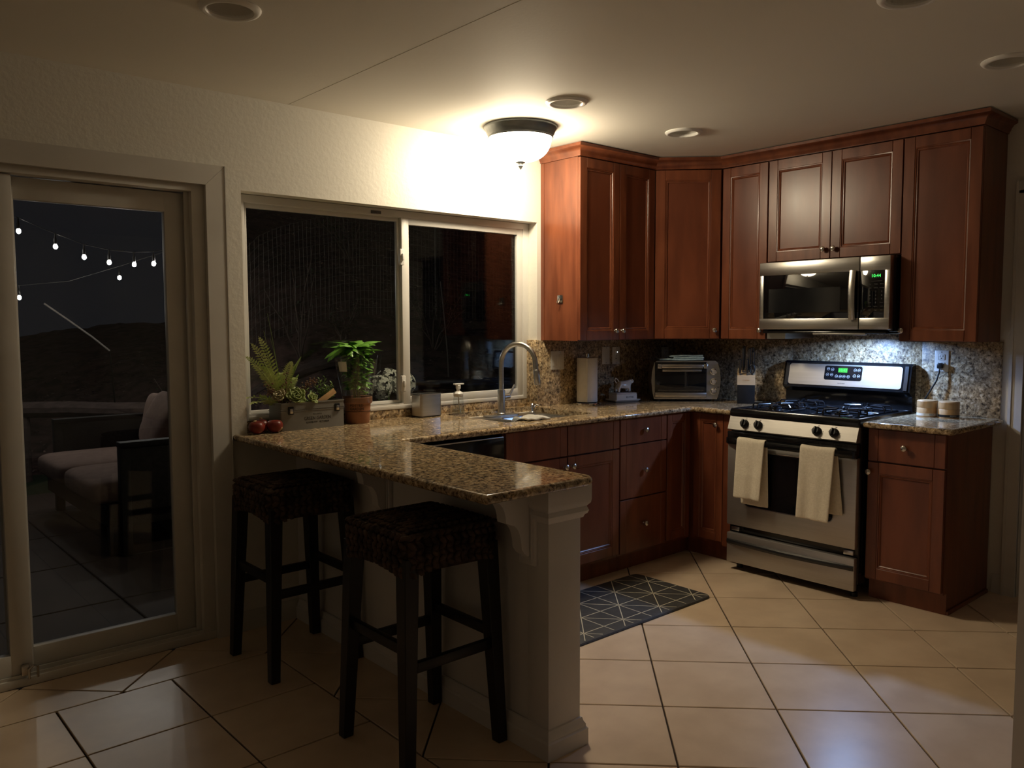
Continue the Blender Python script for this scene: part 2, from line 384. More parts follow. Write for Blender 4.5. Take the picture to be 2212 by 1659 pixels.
for i in range(-18, 9):
    for j in range(-15, 8):
        if (i + j) % 2 == 0: continue
        x, y = NX + i * HD, NY + j * HD
        if x < -5.2 or x > 1.2 or y < -4.6 or y > 0.35: continue
        p = [(x + hd, y), (x, y + hd), (x - hd, y), (x, y - hd)]
        wallf = lambda q: -0.004 - q[1]
        touches = any(q[0] < INX and q[1] < INY for q in p + [(x, y)]) or (x - hd < INX < x + hd and y - hd < INY < y + hd)
        if not touches and y + hd < -0.004: put_tile(dia, (x, y, 0)); continue
        p = clip(p, wallf)
        if not p: continue
        if not touches: cut_tile(p); continue
        a = clip(p, lambda q: q[0] - INX - GAP)
        if a and area(a) > 0.002: cut_tile(a)
        b = clip(p, lambda q: INX + GAP - q[0])
        if b:
            b = clip(b, lambda q: q[1] - INY - GAP)
            if b and area(b) > 0.002: cut_tile(b)
for i in range(6):
    for j in range(11):
        put_tile(sqr, (INX - TS / 2 - i * TS, INY - TS / 2 - j * TS, 0))

# ---- ceiling: boards with slight seams
ceil = struct(fbox('ceiling', 'ceiling_paint', None, XL, XH, YF, 0.14, CEIL + 0.10, CEIL + 0.16))
CANS = [(-1.933, -0.873), (-1.040, -0.859), (-3.547, -0.955), (-1.985, -2.438), (-1.047, -2.416)]
for (a, b, d_) in [(XL, -3.3004, 0.0), (-3.2996, -2.8804, 0.0004), (-2.8796, XH, -0.0002)]:
    m_ = MB(); z = CEIL + d_; es = []
    loops = [[(a, YF), (b, YF), (b, 0.0), (a, 0.0)]] + [[(x + 0.073 * math.cos(2 * PI * k / 32), y + 0.073 * math.sin(2 * PI * k / 32)) for k in range(32)] for x, y in CANS if a < x < b]
    for lp in loops:
        v0 = m_.ring([(x, y, z) for x, y in lp]); v1 = m_.ring([(x, y, z + 0.015) for x, y in lp]); n = len(lp)
        for i in range(n):
            es.append(m_.bm.edges.new((v0[i], v0[(i + 1) % n])))
            m_.bm.faces.new((v0[i], v0[(i + 1) % n], v1[(i + 1) % n], v1[i]))
    bmesh.ops.triangle_fill(m_.bm, use_beauty=True, use_dissolve=False, edges=es, normal=(0, 0, -1))
    m_.build('ceiling_board', 'ceiling_paint', ceil, smooth=False)
# ---- window wall (y = 0 .. 0.14)
WX0, WX1, WZ0, WZ1 = -3.118, -1.306, 0.884, 2.008
DX0, DX1, DZ1 = -5.12, -3.285, 2.012
T = 0.14
mb = MB()
mb.box(XL, DX0, 0, T, -0.12, CEIL + 0.02); mb.box(DX0, DX1, 0, T, DZ1, CEIL + 0.02); mb.box(DX1, WX0, 0, T, -0.12, CEIL + 0.02)
mb.box(WX0, WX1, 0, T, -0.12, WZ0); mb.box(WX0, WX1, 0, T, WZ1, CEIL + 0.02); mb.box(WX1, 0.14, 0, T, -0.12, CEIL + 0.02)
struct(mb.build('wall_back', 'wall_paint', smooth=False))
# ---- stove wall (x = 0 .. 0.14) with doorway to the hall
mb = MB(); mb.box(0, T, -2.20, 0, -0.12, CEIL + 0.02); mb.box(0, T, -3.05, -2.20, 2.05, CEIL + 0.02); mb.box(0, T, YF, -3.05, -0.12, CEIL + 0.02)
struct(mb.build('wall_right', 'wall_paint', smooth=False))
struct(fbox('wall_hall', 'wall_paint', None, XH, XH + 0.1, YF, 0.14, -0.12, CEIL + 0.02))
struct(fbox('wall_left', 'wall_paint', None, XL - 0.1, XL, YF, 0.14, -0.12, CEIL + 0.02))
struct(fbox('wall_front', 'wall_paint', None, XL - 0.1, XH + 0.1, YF - 0.1, YF, -0.12, CEIL + 0.02))
struct(fbox('wall_side', 'knee_paint', None, -2.0, -1.88, -2.98, -2.808, -0.007, CEIL))
# ---- door casing, doorway casing, baseboards
t = MB(); cw = 0.088
def mitre_board(mb, poly, y0, y1): mb.prism(poly, y0, y1, lambda u, v, h: (u, h, v))
mitre_board(t, [(DX1, 0.0), (DX1 + cw, 0.0), (DX1 + cw, DZ1 + cw), (DX1, DZ1)], -0.024, 0.0)
mitre_board(t, [(DX0 + 0.0, DZ1), (DX1 - 0.0006, DZ1 + 0.0006), (DX1 + cw - 0.0006, DZ1 + cw), (DX0 - cw, DZ1 + cw)], -0.024, 0.0)
mitre_board(t, [(DX0, 0.0), (DX0, DZ1 - 0.001), (DX0 - cw, DZ1 + cw - 0.001), (DX0 - cw, 0.0)], -0.024, 0.0)
t.box(DX1 + cw - 0.004, DX1 + cw, -0.027, 0, 0, DZ1 + cw)
struct(t.build('trim_1', 'white_trim', smooth=False))
t = MB(); t.box(-0.022, 0, -2.198, -2.137, 0, 2.065); t.box(-0.022, 0, -3.11, -2.137, 2.05, 2.11); t.box(-0.022, 0, -3.11, -3.05, 0, 2.05)
t.box(0, T, -2.202, -2.196, 0, 2.05); t.box(-0.027, -0.022, -2.15, -2.137, 0, 2.11)
struct(t.build('trim_2', 'white_trim', smooth=False))
def base_profile(h=0.09, d=0.014): return [(0, 0), (d, 0), (d, h * 0.62), (d * 0.75, h * 0.70), (d * 0.75, h * 0.78), (d * 0.45, h * 0.86), (d * 0.3, h), (0, h)]
t = MB(); t.prism(base_profile(), DX1 + cw + 0.002, -2.886, lambda u, v, h: (h, -u, v)); struct(t.build('baseboard_back', 'white_trim'))
t = MB(); t.prism(base_profile(0.10), -2.137, -2.09, lambda u, v, h: (-u, h, v)); struct(t.build('baseboard_right', 'white_trim'))

# ---- peninsula half wall with end post, corbels, mouldings
KX0, KX1, KY = -2.880, -2.738, -1.745
wp = struct(fbox('wall_peninsula', 'knee_paint', None, KX0, KX1 - 0.004, KY + 0.03, 0.0, 0.0, 0.884))
MB().box(KX0 - 0.004, KX1, KY, KY + 0.10, 0.0, 0.884, bev=0.002).build('end_post', 'knee_paint', wp)
def sweep(mb, path, prof, closed=False):
    """path: 2d points walked with the outside on the right; prof: (out, z)"""
    n = len(path); offs = []
    for i in range(n):
        q = Vector(path[i])
        a = (q - Vector(path[i - 1])).normalized() if i > 0 else None
        b = (Vector(path[i + 1]) - q).normalized() if i < n - 1 else None
        na = Vector((a.y, -a.x)) if a else None; nb = Vector((b.y, -b.x)) if b else None
        if na is None: m = nb
        elif nb is None: m = na
        else:
            m = (na + nb).normalized(); m = m / max(m.dot(na), 0.3)
        offs.append((q, m))
    rings = [[(q.x + m.x * o, q.y + m.y * o, z) for o, z in prof] for q, m in offs]
    mb.loft(rings)
cap = [(0, 0.770), (0.006, 0.772), (0.010, 0.782), (0.016, 0.786), (0.020, 0.796), (0.016, 0.806), (0.014, 0.810), (0.024, 0.822), (0.026, 0.834), (0.026, 0.884), (0, 0.884)]
m_ = MB(); sweep(m_, [(KX0 - 0.004, KY + 0.10), (KX0 - 0.004, KY), (KX1, KY), (KX1, KY + 0.10)], cap); m_.build('cap_moulding', 'knee_paint', wp)
bb = [(0, 0.0), (0.020, 0.0), (0.020, 0.055), (0.014, 0.062), (0.014, 0.070), (0.008, 0.080), (0.005, 0.092), (0, 0.095)]
m_ = MB(); sweep(m_, [(KX0 - 0.004, -0.016), (KX0 - 0.004, KY), (KX1, KY), (KX1, KY + 0.10)], bb); m_.build('skirting', 'knee_paint', wp)
def corbel(yc):
    z0, z1, dep = 0.655, 0.884, 0.185
    pr = [(0.0, z1), (dep, z1), (dep, z1 - 0.028)]
    pr += [(dep - 0.03 - 0.05 * math.sin(a), z1 - 0.028 - 0.075 * (1 - math.cos(a))) for a in [PI / 2 * k / 6 for k in range(1, 7)]]
    pr += [(dep - 0.10 - 0.045 * math.sin(a), z1 - 0.112 - 0.085 * (1 - math.cos(a))) for a in [PI / 2 * k / 6 for k in range(0, 7)]]
    pr += [(0.028, z0 + 0.015), (0.015, z0 + 0.005), (0.0, z0)]
    m = MB(); m.prism(pr, yc - 0.022, yc + 0.022, lambda u, v, h: (KX0 - 0.018 - u, h, v)); 
    m.build('corbel', 'knee_paint', wp)
    m = MB(); m.box(KX0 - 0.018, KX0, yc - 0.040, yc + 0.040, z0 - 0.03, z1, bev=0.004); m.box(KX0 - 0.024, KX0 - 0.018, yc - 0.031, yc - 0.026, z0 - 0.02, z1); m.box(KX0 - 0.024, KX0 - 0.018, yc + 0.026, yc + 0.031, z0 - 0.02, z1)
    m.build('corbel_backplate', 'knee_paint', wp)
corbel(-1.655); corbel(-0.80)

# ---- kitchen window
win = struct(thing('window_1', 'white vinyl sliding kitchen window above the sink', 'window', (0, 0, 0)))
FB, FT, FY0, FY1 = 0.957, 2.006, 0.075, 0.135
m_ = MB()
m_.box(WX0, WX0 + 0.045, FY0, FY1, FB, FT, bev=0.003); m_.box(WX1 - 0.045, WX1, FY0, FY1, FB, FT, bev=0.003)
m_.box(WX0 + 0.04, WX1 - 0.04, FY0, FY1, FT - 0.035, FT, bev=0.003); m_.box(WX0 + 0.04, WX1 - 0.04, FY0, FY1, FB, FB + 0.022, bev=0.003)
m_.box(WX0 + 0.04, WX1 - 0.04, FY0 + 0.004, FY0 + 0.010, FB + 0.02, FB + 0.030); m_.box(WX0 + 0.04, WX1 - 0.04, FY0 + 0.03, FY0 + 0.034, FB + 0.02, FB + 0.030)
m_.build('window_frame', 'vinyl', win)
def sash(parent, x0, x1, z0, z1, y0, y1, w, name, glass_name, mat='vinyl', gy=None, wl=None, wr=None, wb=None, wt=None):
    wl = wl or w; wr = wr or w; wb = wb or w; wt = wt or w
    m = MB(); m.box(x0, x0 + wl, y0, y1, z0, z1, bev=0.003); m.box(x1 - wr, x1, y0, y1, z0, z1, bev=0.003); m.box(x0 + wl - 0.002, x1 - wr + 0.002, y0, y1, z0, z0 + wb, bev=0.003); m.box(x0 + wl - 0.002, x1 - wr + 0.002, y0, y1, z1 - wt, z1, bev=0.003)
    s = m.build(name, mat, parent)
    gy = (y0 + y1) / 2 if gy is None else gy
    fbox(glass_name, 'window_glass', s, x0 + wl - 0.006, x1 - wr + 0.006, gy, gy + 0.004, z0 + wb - 0.006, z1 - wt + 0.006)
    fbox(glass_name, 'window_glass', s, x0 + wl - 0.006, x1 - wr + 0.006, gy + 0.012, gy + 0.016, z0 + wb - 0.006, z1 - wt + 0.006)
    return s
s1 = sash(win, WX0 + 0.042, -2.192, FB + 0.02, FT - 0.03, 0.105, 0.130, 0.026, 'fixed_sash', 'pane', wr=0.032)
s2 = sash(win, -2.212, WX1 - 0.046, FB + 0.022, FT - 0.032, 0.078, 0.103, 0.042, 'sliding_sash', 'pane', wl=0.046, wt=0.038)
for z in (1.05, 1.72):
    m_ = MB(); m_.box(-2.232, -2.206, 0.060, 0.080, z, z + 0.085, bev=0.004); m_.box(-2.226, -2.214, 0.048, 0.064, z + 0.025, z + 0.06, bev=0.003); m_.build('window_latch', 'vinyl', win)
m_ = MB(); m_.box(-2.40, -2.34, 0.070, 0.076, 1.976, 1.992, bev=0.002); m_.build('vent_stop', 'print_grey', win)
# ---- sliding glass door
door = struct(thing('door_1', 'white sliding glass door to the patio', 'door', (0, 0, 0)))
m_ = MB(); m_.box(DX1 - 0.055, DX1, 0.0, T, 0, DZ1, bev=0.003); m_.box(DX0, DX0 + 0.055, 0.0, T, 0, DZ1, bev=0.003); m_.box(DX0 + 0.05, DX1 - 0.05, 0.0, T, DZ1 - 0.03, DZ1, bev=0.003)
m_.box(DX1 - 0.075, DX1 - 0.05, 0.03, 0.045, 0.04, DZ1 - 0.03, bev=0.003); m_.box(DX0, DX1, -0.004, T, 0.0, 0.034, bev=0.003); m_.box(DX0 + 0.05, DX1 - 0.05, 0.045, 0.055, 0.03, 0.05); m_.box(DX0 + 0.05, DX1 - 0.05, 0.005, 0.012, 0.03, 0.046)
m_.build('door_frame', 'white_trim', door)
sash(door, -4.085, DX1 - 0.060, 0.040, DZ1 - 0.034, 0.060, 0.098, 0.09, 'fixed_panel', 'pane', 'white_trim', wl=0.088, wr=0.090, wb=0.088, wt=0.085)
sl = sash(door, DX0 + 0.055, -4.010, 0.040, DZ1 - 0.034, 0.014, 0.052, 0.08, 'sliding_panel', 'pane', 'white_trim', wl=0.08, wr=0.075, wb=0.088, wt=0.085)
m_ = MB(); m_.box(-4.055, -4.025, -0.010, 0.014, 0.045, 0.085, bev=0.004); m_.tube([(-4.03, -0.012, 0.03), (-4.03, -0.016, 0.07), (-4.015, -0.016, 0.082), (-4.0, -0.014, 0.075), (-4.0, -0.010, 0.03)], 0.005, 8); m_.build('foot_lock', 'nickel', door)

# ================================================================== WORKTOPS, SINK, BACKSPLASH
ZB, ZT = 0.884, 0.914
XI, XO, YE, YCF, XCF = -2.712, -3.187, -1.802, -0.647, -0.6557
def bullnose_slab(poly, hole, name, mat, parent, label, cat):
    mb = MB(); r = (ZT - ZB) / 2; zc = (ZT + ZB) / 2
    rings = []
    for k in range(9):
        a = -PI / 2 + PI * k / 8
        rings.append([(x, y, zc + r * math.sin(a)) for x, y in inset(poly, r - r * math.cos(a))])
    rings = [[(x, y, ZB) for x, y in inset(poly, r + 0.003)]] + rings + [[(x, y, ZT) for x, y in inset(poly, r + 0.003)]]
    vs = mb.loft(rings, False, False)
    for ring_, ho, z in ((vs[0], hole, ZB), (vs[-1], hole, ZT)):
        es = []
        for i in range(len(ring_)):
            e = mb.bm.edges.get((ring_[i], ring_[(i + 1) % len(ring_)])); es.append(e)
        if ho:
            hv = mb.ring([(x, y, z) for x, y in ho])
            for i in range(len(hv)): es.append(mb.bm.edges.new((hv[i], hv[(i + 1) % len(hv)])))
            if z == ZB: hb = hv
            else: ht = hv
        bmesh.ops.triangle_fill(mb.bm, use_beauty=True, use_dissolve=False, edges=es)
    if hole:
        for i in range(len(hole)):
            j = (i + 1) % len(hole); mb.bm.faces.new((hb[i], hb[j], ht[j], ht[i]))
    o = mb.build(name, mat, parent); tag(o, label, cat); return o
wtp = round_poly([(XO, -0.0), (XO, YE, 0.012), (XI, YE, 0.05), (XI, YCF, 0.012), (XCF, YCF, 0.02), (XCF, -0.915), (-0.002, -0.915), (-0.002, -0.002), (WX1 - 0.002, -0.002), (WX1 - 0.002, 0.100), (WX0 + 0.002, 0.100), (WX0 + 0.002, -0.001)])
SKX0, SKX1, SKY0, SKY1 = -1.985, -1.345, -0.505, 0.020
bullnose_slab(wtp, rrect(SKX0, SKX1, SKY0, SKY1, 0.03), 'worktop', 'granite', None, 'polished brown speckled granite worktop with sink cutout and breakfast bar', 'worktop')
wt2 = round_poly([(-0.002, -1.690), (-0.6557, -1.690), (-0.6557, -2.1165, 0.03), (-0.002, -2.1165)])
bullnose_slab(wt2, None, 'worktop', 'granite', None, 'short polished granite worktop between range and hall doorway', 'worktop')
bs = thing('backsplash', 'polished brown granite backsplash slabs behind the worktops', 'backsplash', (0, 0, ZT))
def slab(*a): 
    o = MB().box(a[0], a[1], a[2], a[3], a[4] - ZT, a[5] - ZT, bev=0.0015).build('slab', 'granite_splash', bs)
slab(WX0 + 0.003, WX1 - 0.018, 0.078, 0.099, ZT, 0.956)
slab(WX1 - 0.016, WX1 - 0.001, -0.018, 0.099, ZT, 1.312)
slab(WX1 - 0.001, -0.021, -0.018, -0.001, ZT, 1.308)
slab(-0.020, -0.001, -0.934, -0.018, ZT, 1.308)
slab(-0.020, -0.001, -1.704, -0.935, ZT, 1.36)
slab(-0.020, -0.001, -2.10, -1.705, ZT, 1.308)

# ---- double bowl sink
sk = thing('kitchen_sink', 'double bowl stainless steel sink set under the granite worktop', 'sink', (0, 0, 0.68))
def dz(p, d=0.68): return [(x, y, z - d) for x, y, z in p]
m_ = MB(); b1 = rrect(-1.955, -1.745, -0.475, -0.115, 0.05); b2 = rrect(-1.720, -1.375, -0.475, -0.115, 0.05)
outer = rrect(SKX0 - 0.006, SKX1 + 0.006, SKY0 - 0.006, SKY1 + 0.006, 0.034)
loops = []
for p in (outer, b1, b2):
    v = m_.ring(dz([(x, y, 0.8835) for x, y in p])); loops.append(v)
es = [m_.bm.edges.new((v[i], v[(i + 1) % len(v)])) for v in loops for i in range(len(v))]
bmesh.ops.triangle_fill(m_.bm, use_beauty=True, use_dissolve=False, edges=es)
m_.build('sink_deck', 'steel_sink', sk)
for p in (b1, b2):
    m_ = MB(); m_.loft([dz([(x, y, 0.8835) for x, y in p]), dz([(x, y, 0.875) for x, y in inset(p, 0.004)]), dz([(x, y, 0.73) for x, y in inset(p, 0.012)]), dz([(x, y, 0.705) for x, y in inset(p, 0.03)]), dz([(x, y, 0.70) for x, y in inset(p, 0.05)])], False, True)
    bo = m_.build('bowl', 'steel_sink', sk)
    cx = (p[0][0] + p[10][0]) / 2
    MB().lathe([(0.0, 0.0), (0.045, 0.0), (0.042, 0.004), (0.03, 0.002), (0.0, 0.001)], 20, (cx, -0.3, 0.0205)).build('drain', 'chrome', bo)
# ================================================================== CABINETS
STOVE = -PI / 2     # local x runs along -y (to the right when facing the stove wall), local y = world x
knob_me = None
def knob(parent, x, y, z):
    global knob_me
    if knob_me is None:
        m = MB(); m.lathe([(0.004, 0.0), (0.007, 0.001), (0.005, 0.006), (0.005, 0.012), (0.013, 0.016), (0.0155, 0.021), (0.014, 0.026), (0.008, 0.029), (0.0, 0.030)], 16, (0, 0, 0), '-y')
        knob_me = m.mesh('knob'); knob_me.materials.append(M['nickel'])
    o = bpy.data.objects.new('knob', knob_me); link(o, parent); o.location = (x, y, z); return o
def panel_door(parent, x0, x1, z0, z1, yf, kn=None, st=0.055, th=0.020, name='door'):
    """frame-and-panel door, front face at y = yf facing -y"""
    g = 0.0012; m = MB(); y0, y1 = yf, yf + th
    m.box(x0, x0 + st - g, y0, y1, z0, z1, bev=0.0016, seg=1); m.box(x1 - st + g, x1, y0, y1, z0, z1, bev=0.0016, seg=1)
    m.box(x0 + st, x1 - st, y0, y1, z0, z0 + st, bev=0.0016, seg=1); m.box(x0 + st, x1 - st, y0, y1, z1 - st, z1, bev=0.0016, seg=1)
    # two step bead running round the opening
    a = [(x0 + st, z0 + st), (x1 - st, z0 + st), (x1 - st, z1 - st), (x0 + st, z1 - st)]
    prof = [(0.0, yf + 0.002), (0.005, yf + 0.0035), (0.0065, yf + 0.007), (0.012, yf + 0.006), (0.0155, yf + 0.0085), (0.018, yf + 0.013)]
    rings = []
    for d, y in prof: rings.append([(px, y, pz) for px, pz in inset(a, d)])
    m.loft(rings, False, False)
    d = m.build(name, 'cherry', parent)
    fbox('door_panel', 'cherry_panel', d, x0 + st, x1 - st, yf + 0.012, yf + 0.017, z0 + st, z1 - st)
    if kn: knob(d, kn[0], yf, kn[1])
    return d
def drawer_front(parent, x0, x1, z0, z1, yf, kn=True, st=0.05, th=0.020, name='drawer_front'):
    m = MB(); g = 0.0012
    m.box(x0, x0 + st - g, yf, yf + th, z0, z1, bev=0.0016, seg=1); m.box(x1 - st + g, x1, yf, yf + th, z0, z1, bev=0.0016, seg=1)
    m.box(x0 + st, x1 - st, yf + 0.0008, yf + th, z0, z1, bev=0.0016, seg=1)
    d = m.build(name, 'cherry', parent)
    if kn: knob(d, (x0 + x1) / 2, yf, (z0 + z1) / 2)
    return d
def carcass(parent, x0, x1, y0, y1, z0, z1, mat='cherry'):
    return fbox('carcass', mat, parent, x0, x1, y0, y1, z0, z1)
DF = -0.612      # door face of base units on the window run
TK = 0.105
# ---- sink base
c = thing('sink_base_cabinet', 'dark cherry sink base cabinet with two panelled doors under false fronts', 'cabinet', (-2.09, 0, 0))
o = -(-2.09)
def L(x): return x + 2.09
fbox('carcass', 'cherry', c, 0, L(-1.252), DF + 0.021, DF + 0.040, TK, 0.883); MB().box(0.001, 0.018, DF + 0.04, -0.02, TK, 0.883).box(L(-1.27), L(-1.253), DF + 0.04, -0.02, TK, 0.883).box(0, L(-1.252), DF + 0.04, -0.02, TK, TK + 0.018).build('side_panels', 'cherry', c)
fbox('toe_kick', 'cherry', c, 0, L(-1.252), DF + 0.075, DF + 0.09, 0.0, TK)
drawer_front(c, L(-2.080), L(-1.664), 0.723, 0.878, DF, False); drawer_front(c, L(-1.656), L(-1.256), 0.723, 0.878, DF, False)
panel_door(c, L(-2.080), L(-1.664), TK + 0.02, 0.715, DF, (L(-1.686), 0.667)); panel_door(c, L(-1.656), L(-1.256), TK + 0.02, 0.715, DF, (L(-1.632), 0.667))
# ---- drawer base
c = thing('drawer_base_cabinet', 'dark cherry three drawer base cabinet beside the sink cabinet', 'cabinet', (-1.250, 0, 0))
def L(x): return x + 1.250
carcass(c, 0, L(-0.838), DF + 0.021, -0.02, TK, 0.883); fbox('toe_kick', 'cherry', c, 0, L(-0.838), DF + 0.075, DF + 0.09, 0.0, TK)
for za, zb in ((0.735, 0.878), (0.428, 0.728), (TK + 0.015, 0.421)): drawer_front(c, L(-1.246), L(-0.842), za, zb, DF, True, name='drawer')
# ---- L-shaped corner base
c = thing('corner_base_cabinet', 'dark cherry inside corner base cabinet left of the range', 'cabinet', (-0.836, -0.612, 0))
def P2(x, y): return (x + 0.836, y + 0.612)
m_ = MB(); m_.prism([P2(-0.836, -0.02), P2(-0.836, DF + 0.021), P2(-0.612 + 0.021, DF + 0.021), P2(-0.612 + 0.021, -0.912), P2(-0.02, -0.912), P2(-0.02, -0.02)], TK, 0.883); m_.build('carcass', 'cherry', c)
m_ = MB(); m_.box(0, P2(-0.53, 0)[0], P2(0, DF + 0.075)[1], P2(0, DF + 0.09)[1], 0, TK); m_.box(P2(-0.537, 0)[0], P2(-0.522, 0)[0], P2(0, -0.912)[1], P2(0, DF + 0.075)[1], 0, TK); m_.build('toe_kick', 'cherry', c)
panel_door(c, P2(-0.832, 0)[0], P2(-0.616, 0)[0], TK + 0.02, 0.878, 0.0, None, st=0.045)
sub = bpy.data.objects.new('side_door', None)
d = panel_door(c, 0.0, 0.205, TK + 0.02, 0.878, 0.0, (0.165, 0.815), st=0.045)
d.location = (P2(-0.612, 0)[0], P2(0, -0.636)[1], 0); d.rotation_euler = (0, 0, STOVE)
fbox('filler_strip', 'cherry', c, P2(-0.612, 0)[0], P2(-0.59, 0)[0], P2(0, -0.914)[1], P2(0, -0.846)[1], TK, 0.88)
bpy.data.objects.remove(sub)
# ---- right base
c = thing('end_base_cabinet', 'dark cherry base cabinet with one drawer over one door right of the range', 'cabinet', (0, -1.690, 0), STOVE)
W_ = 0.380
carcass(c, 0.004, W_, -0.612 + 0.021, -0.02, TK, 0.883, 'cherry'); fbox('toe_kick', 'cherry', c, 0.004, W_, -0.548, -0.02, 0.0, TK)
drawer_front(c, 0.010, W_ - 0.002, 0.718, 0.878, -0.612, True); panel_door(c, 0.010, W_ - 0.002, TK + 0.012, 0.710, -0.612, (0.022, 0.662), st=0.055)
fbox('shoe_moulding', 'cherry', c, W_, W_ + 0.012, -0.548, -0.03, 0.0, 0.02, bev=0.004)
# ---- dishwasher
c = thing('dishwasher', 'black dishwasher under the worktop between peninsula and sink cabinet', 'dishwasher', (-2.70, 0, 0))
fbox('tub', 'black_matte', c, 0.006, 0.600, -0.56, -0.03, 0.09, 0.865)
MB().box(0.006, 0.600, -0.615, -0.56, 0.12, 0.735, bev=0.006).build('door', 'black_enamel', c)
cp = MB().box(0.006, 0.600, -0.622, -0.56, 0.742, 0.865, bev=0.006).build('control_strip', 'black_enamel', c)
MB().box(0.02, 0.586, -0.630, -0.620, 0.862, 0.868, bev=0.002).build('handle_lip', 'steel', cp)
fbox('toe_kick', 'black_matte', c, 0.006, 0.600, -0.54, -0.52, 0.0, 0.10)

# ---- uppers
UZ0, UZ1, UF = 1.310, 2.352, -0.3258
c = thing('upper_cabinet', 'two door cherry wall cabinet with bare side panel beside the kitchen window', 'cabinet', (-1.276, 0, UZ0))
hU = UZ1 - UZ0
carcass(c, 0.003, 0.662, UF + 0.021, -0.001, 0, hU, 'cherry')
m_ = MB(); m_.box(0.0, 0.003, -0.028, -0.001, 0, hU); m_.build('scribe_strip', 'cherry', c)
panel_door(c, 0.002, 0.336, 0.004, hU - 0.004, UF, (0.296, 0.057)); panel_door(c, 0.340, 0.661, 0.004, hU - 0.004, UF, (0.358, 0.057))
c = thing('upper_cabinet', 'single door cherry wall cabinet set diagonally across the corner', 'cabinet', (-0.612, UF, UZ0), -PI / 4)
Ld = math.hypot(0.612 + UF, 0.612 + UF)
m_ = MB(); R45 = Matrix.Rotation(PI / 4, 3, 'Z')
pl = [Vector((x + 0.612, y - UF, 0)) for x, y in ((-0.612, UF + 0.002), (UF + 0.002, -0.612), (-0.002, -0.612), (-0.002, -0.002), (-0.612, -0.002))]
pl = [R45 @ v for v in pl]; pl[0].y += 0.020; pl[1].y += 0.020
m_.prism([(v.x, v.y) for v in pl], 0, hU); m_.build('carcass', 'cherry', c)
panel_door(c, 0.004, Ld - 0.004, 0.004, hU - 0.004, 0.0, (Ld - 0.035, 0.057), st=0.060)
def upper(y0, y1, label, splits, z0=UZ0, kn=None):
    c = thing('upper_cabinet', label, 'cabinet', (0, -y0, z0), STOVE); h = UZ1 - z0; w = y1 - y0
    carcass(c, 0.001, w - 0.001, UF + 0.021, -0.001, 0, h, 'cherry')
    for (a, b, k) in splits: panel_door(c, a, b, 0.004, h - 0.004, UF, k)
    return c
upper(0.614, 0.932, 'narrow single door cherry wall cabinet left of the microwave', [(0.006, 0.314, (0.285, 0.057))])
upper(0.934, 1.706, 'short two door cherry wall cabinet above the microwave', [(0.002, 0.384, (0.352, 0.055)), (0.388, 0.770, (0.412, 0.055))], 1.762)
upper(1.708, 2.083, 'tall single door cherry wall cabinet beside the hall doorway', [(0.002, 0.373, (0.020, 0.057))])
m_ = MB(); crown = [(-0.01, 2.353), (0.004, 2.353), (0.006, 2.362), (0.010, 2.366), (0.014, 2.378), (0.026, 2.394), (0.038, 2.399), (0.042, 2.404), (0.042, 2.418), (-0.01, 2.418)]
sweep(m_, [(-1.276, -0.001), (-1.276, UF), (-0.612, UF), (UF, -0.612), (UF, -2.083), (-0.001, -2.083)], crown)
tag(m_.build('crown_moulding', 'cherry'), 'cherry crown moulding along the tops of the wall cabinets', 'moulding')
# hook on the side panel
h = thing('wall_hook', 'small square metal hook stuck on the wall cabinet side panel', 'hook', (-1.276, -0.166, 1.575))
MB().box(-0.004, 0.0, -0.022, 0.022, -0.045, 0.0, bev=0.003).build('plate', 'nickel', h)
MB().tube([(-0.004, 0, -0.018), (-0.008, 0, -0.035), (-0.016, 0, -0.046), (-0.024, 0, -0.044), (-0.028, 0, -0.034)], 0.004, 8).build('prong', 'nickel', h)

# ================================================================== RANGE
rg = thing('gas_range', 'stainless and black freestanding gas range', 'stove', (0, -0.9205, 0), STOVE)
RW = 0.760
MB().box(0.0, RW, -0.645, -0.035, 0.075, 0.884, bev=0.003).build('body', 'black_enamel', rg)
for x in (0.04, RW - 0.04):
    for y in (-0.60, -0.10): MB().lathe([(0.018, 0.0), (0.018, 0.02), (0.010, 0.025), (0.010, 0.078)], 12, (x, y, 0.0)).build('foot', 'black_plastic', rg)
# storage drawer
dr = MB().box(0.002, RW - 0.004, -0.680, -0.645, 0.045, 0.216, bev=0.006).build('storage_drawer', 'range_steel', rg)
m_ = MB(); n = 14
fr = [(0.004 + (RW - 0.012) * i / n, -0.682 - 0.022 * math.sin(PI * i / n) ** 0.6 if 0 < i < n else -0.682) for i in range(n + 1)]
rings = []
for i, (x, y) in enumerate(fr):
    zc = 0.166 - 0.004 * (1 - abs(2 * i / n - 1))
    rings.append([(x, -0.678, zc + 0.014), (x, y, zc + 0.010), (x, y - 0.004, zc), (x, y, zc - 0.012), (x, -0.678, zc - 0.016)])
m_.loft(rings); m_.build('drawer_handle', 'black_plastic', dr)
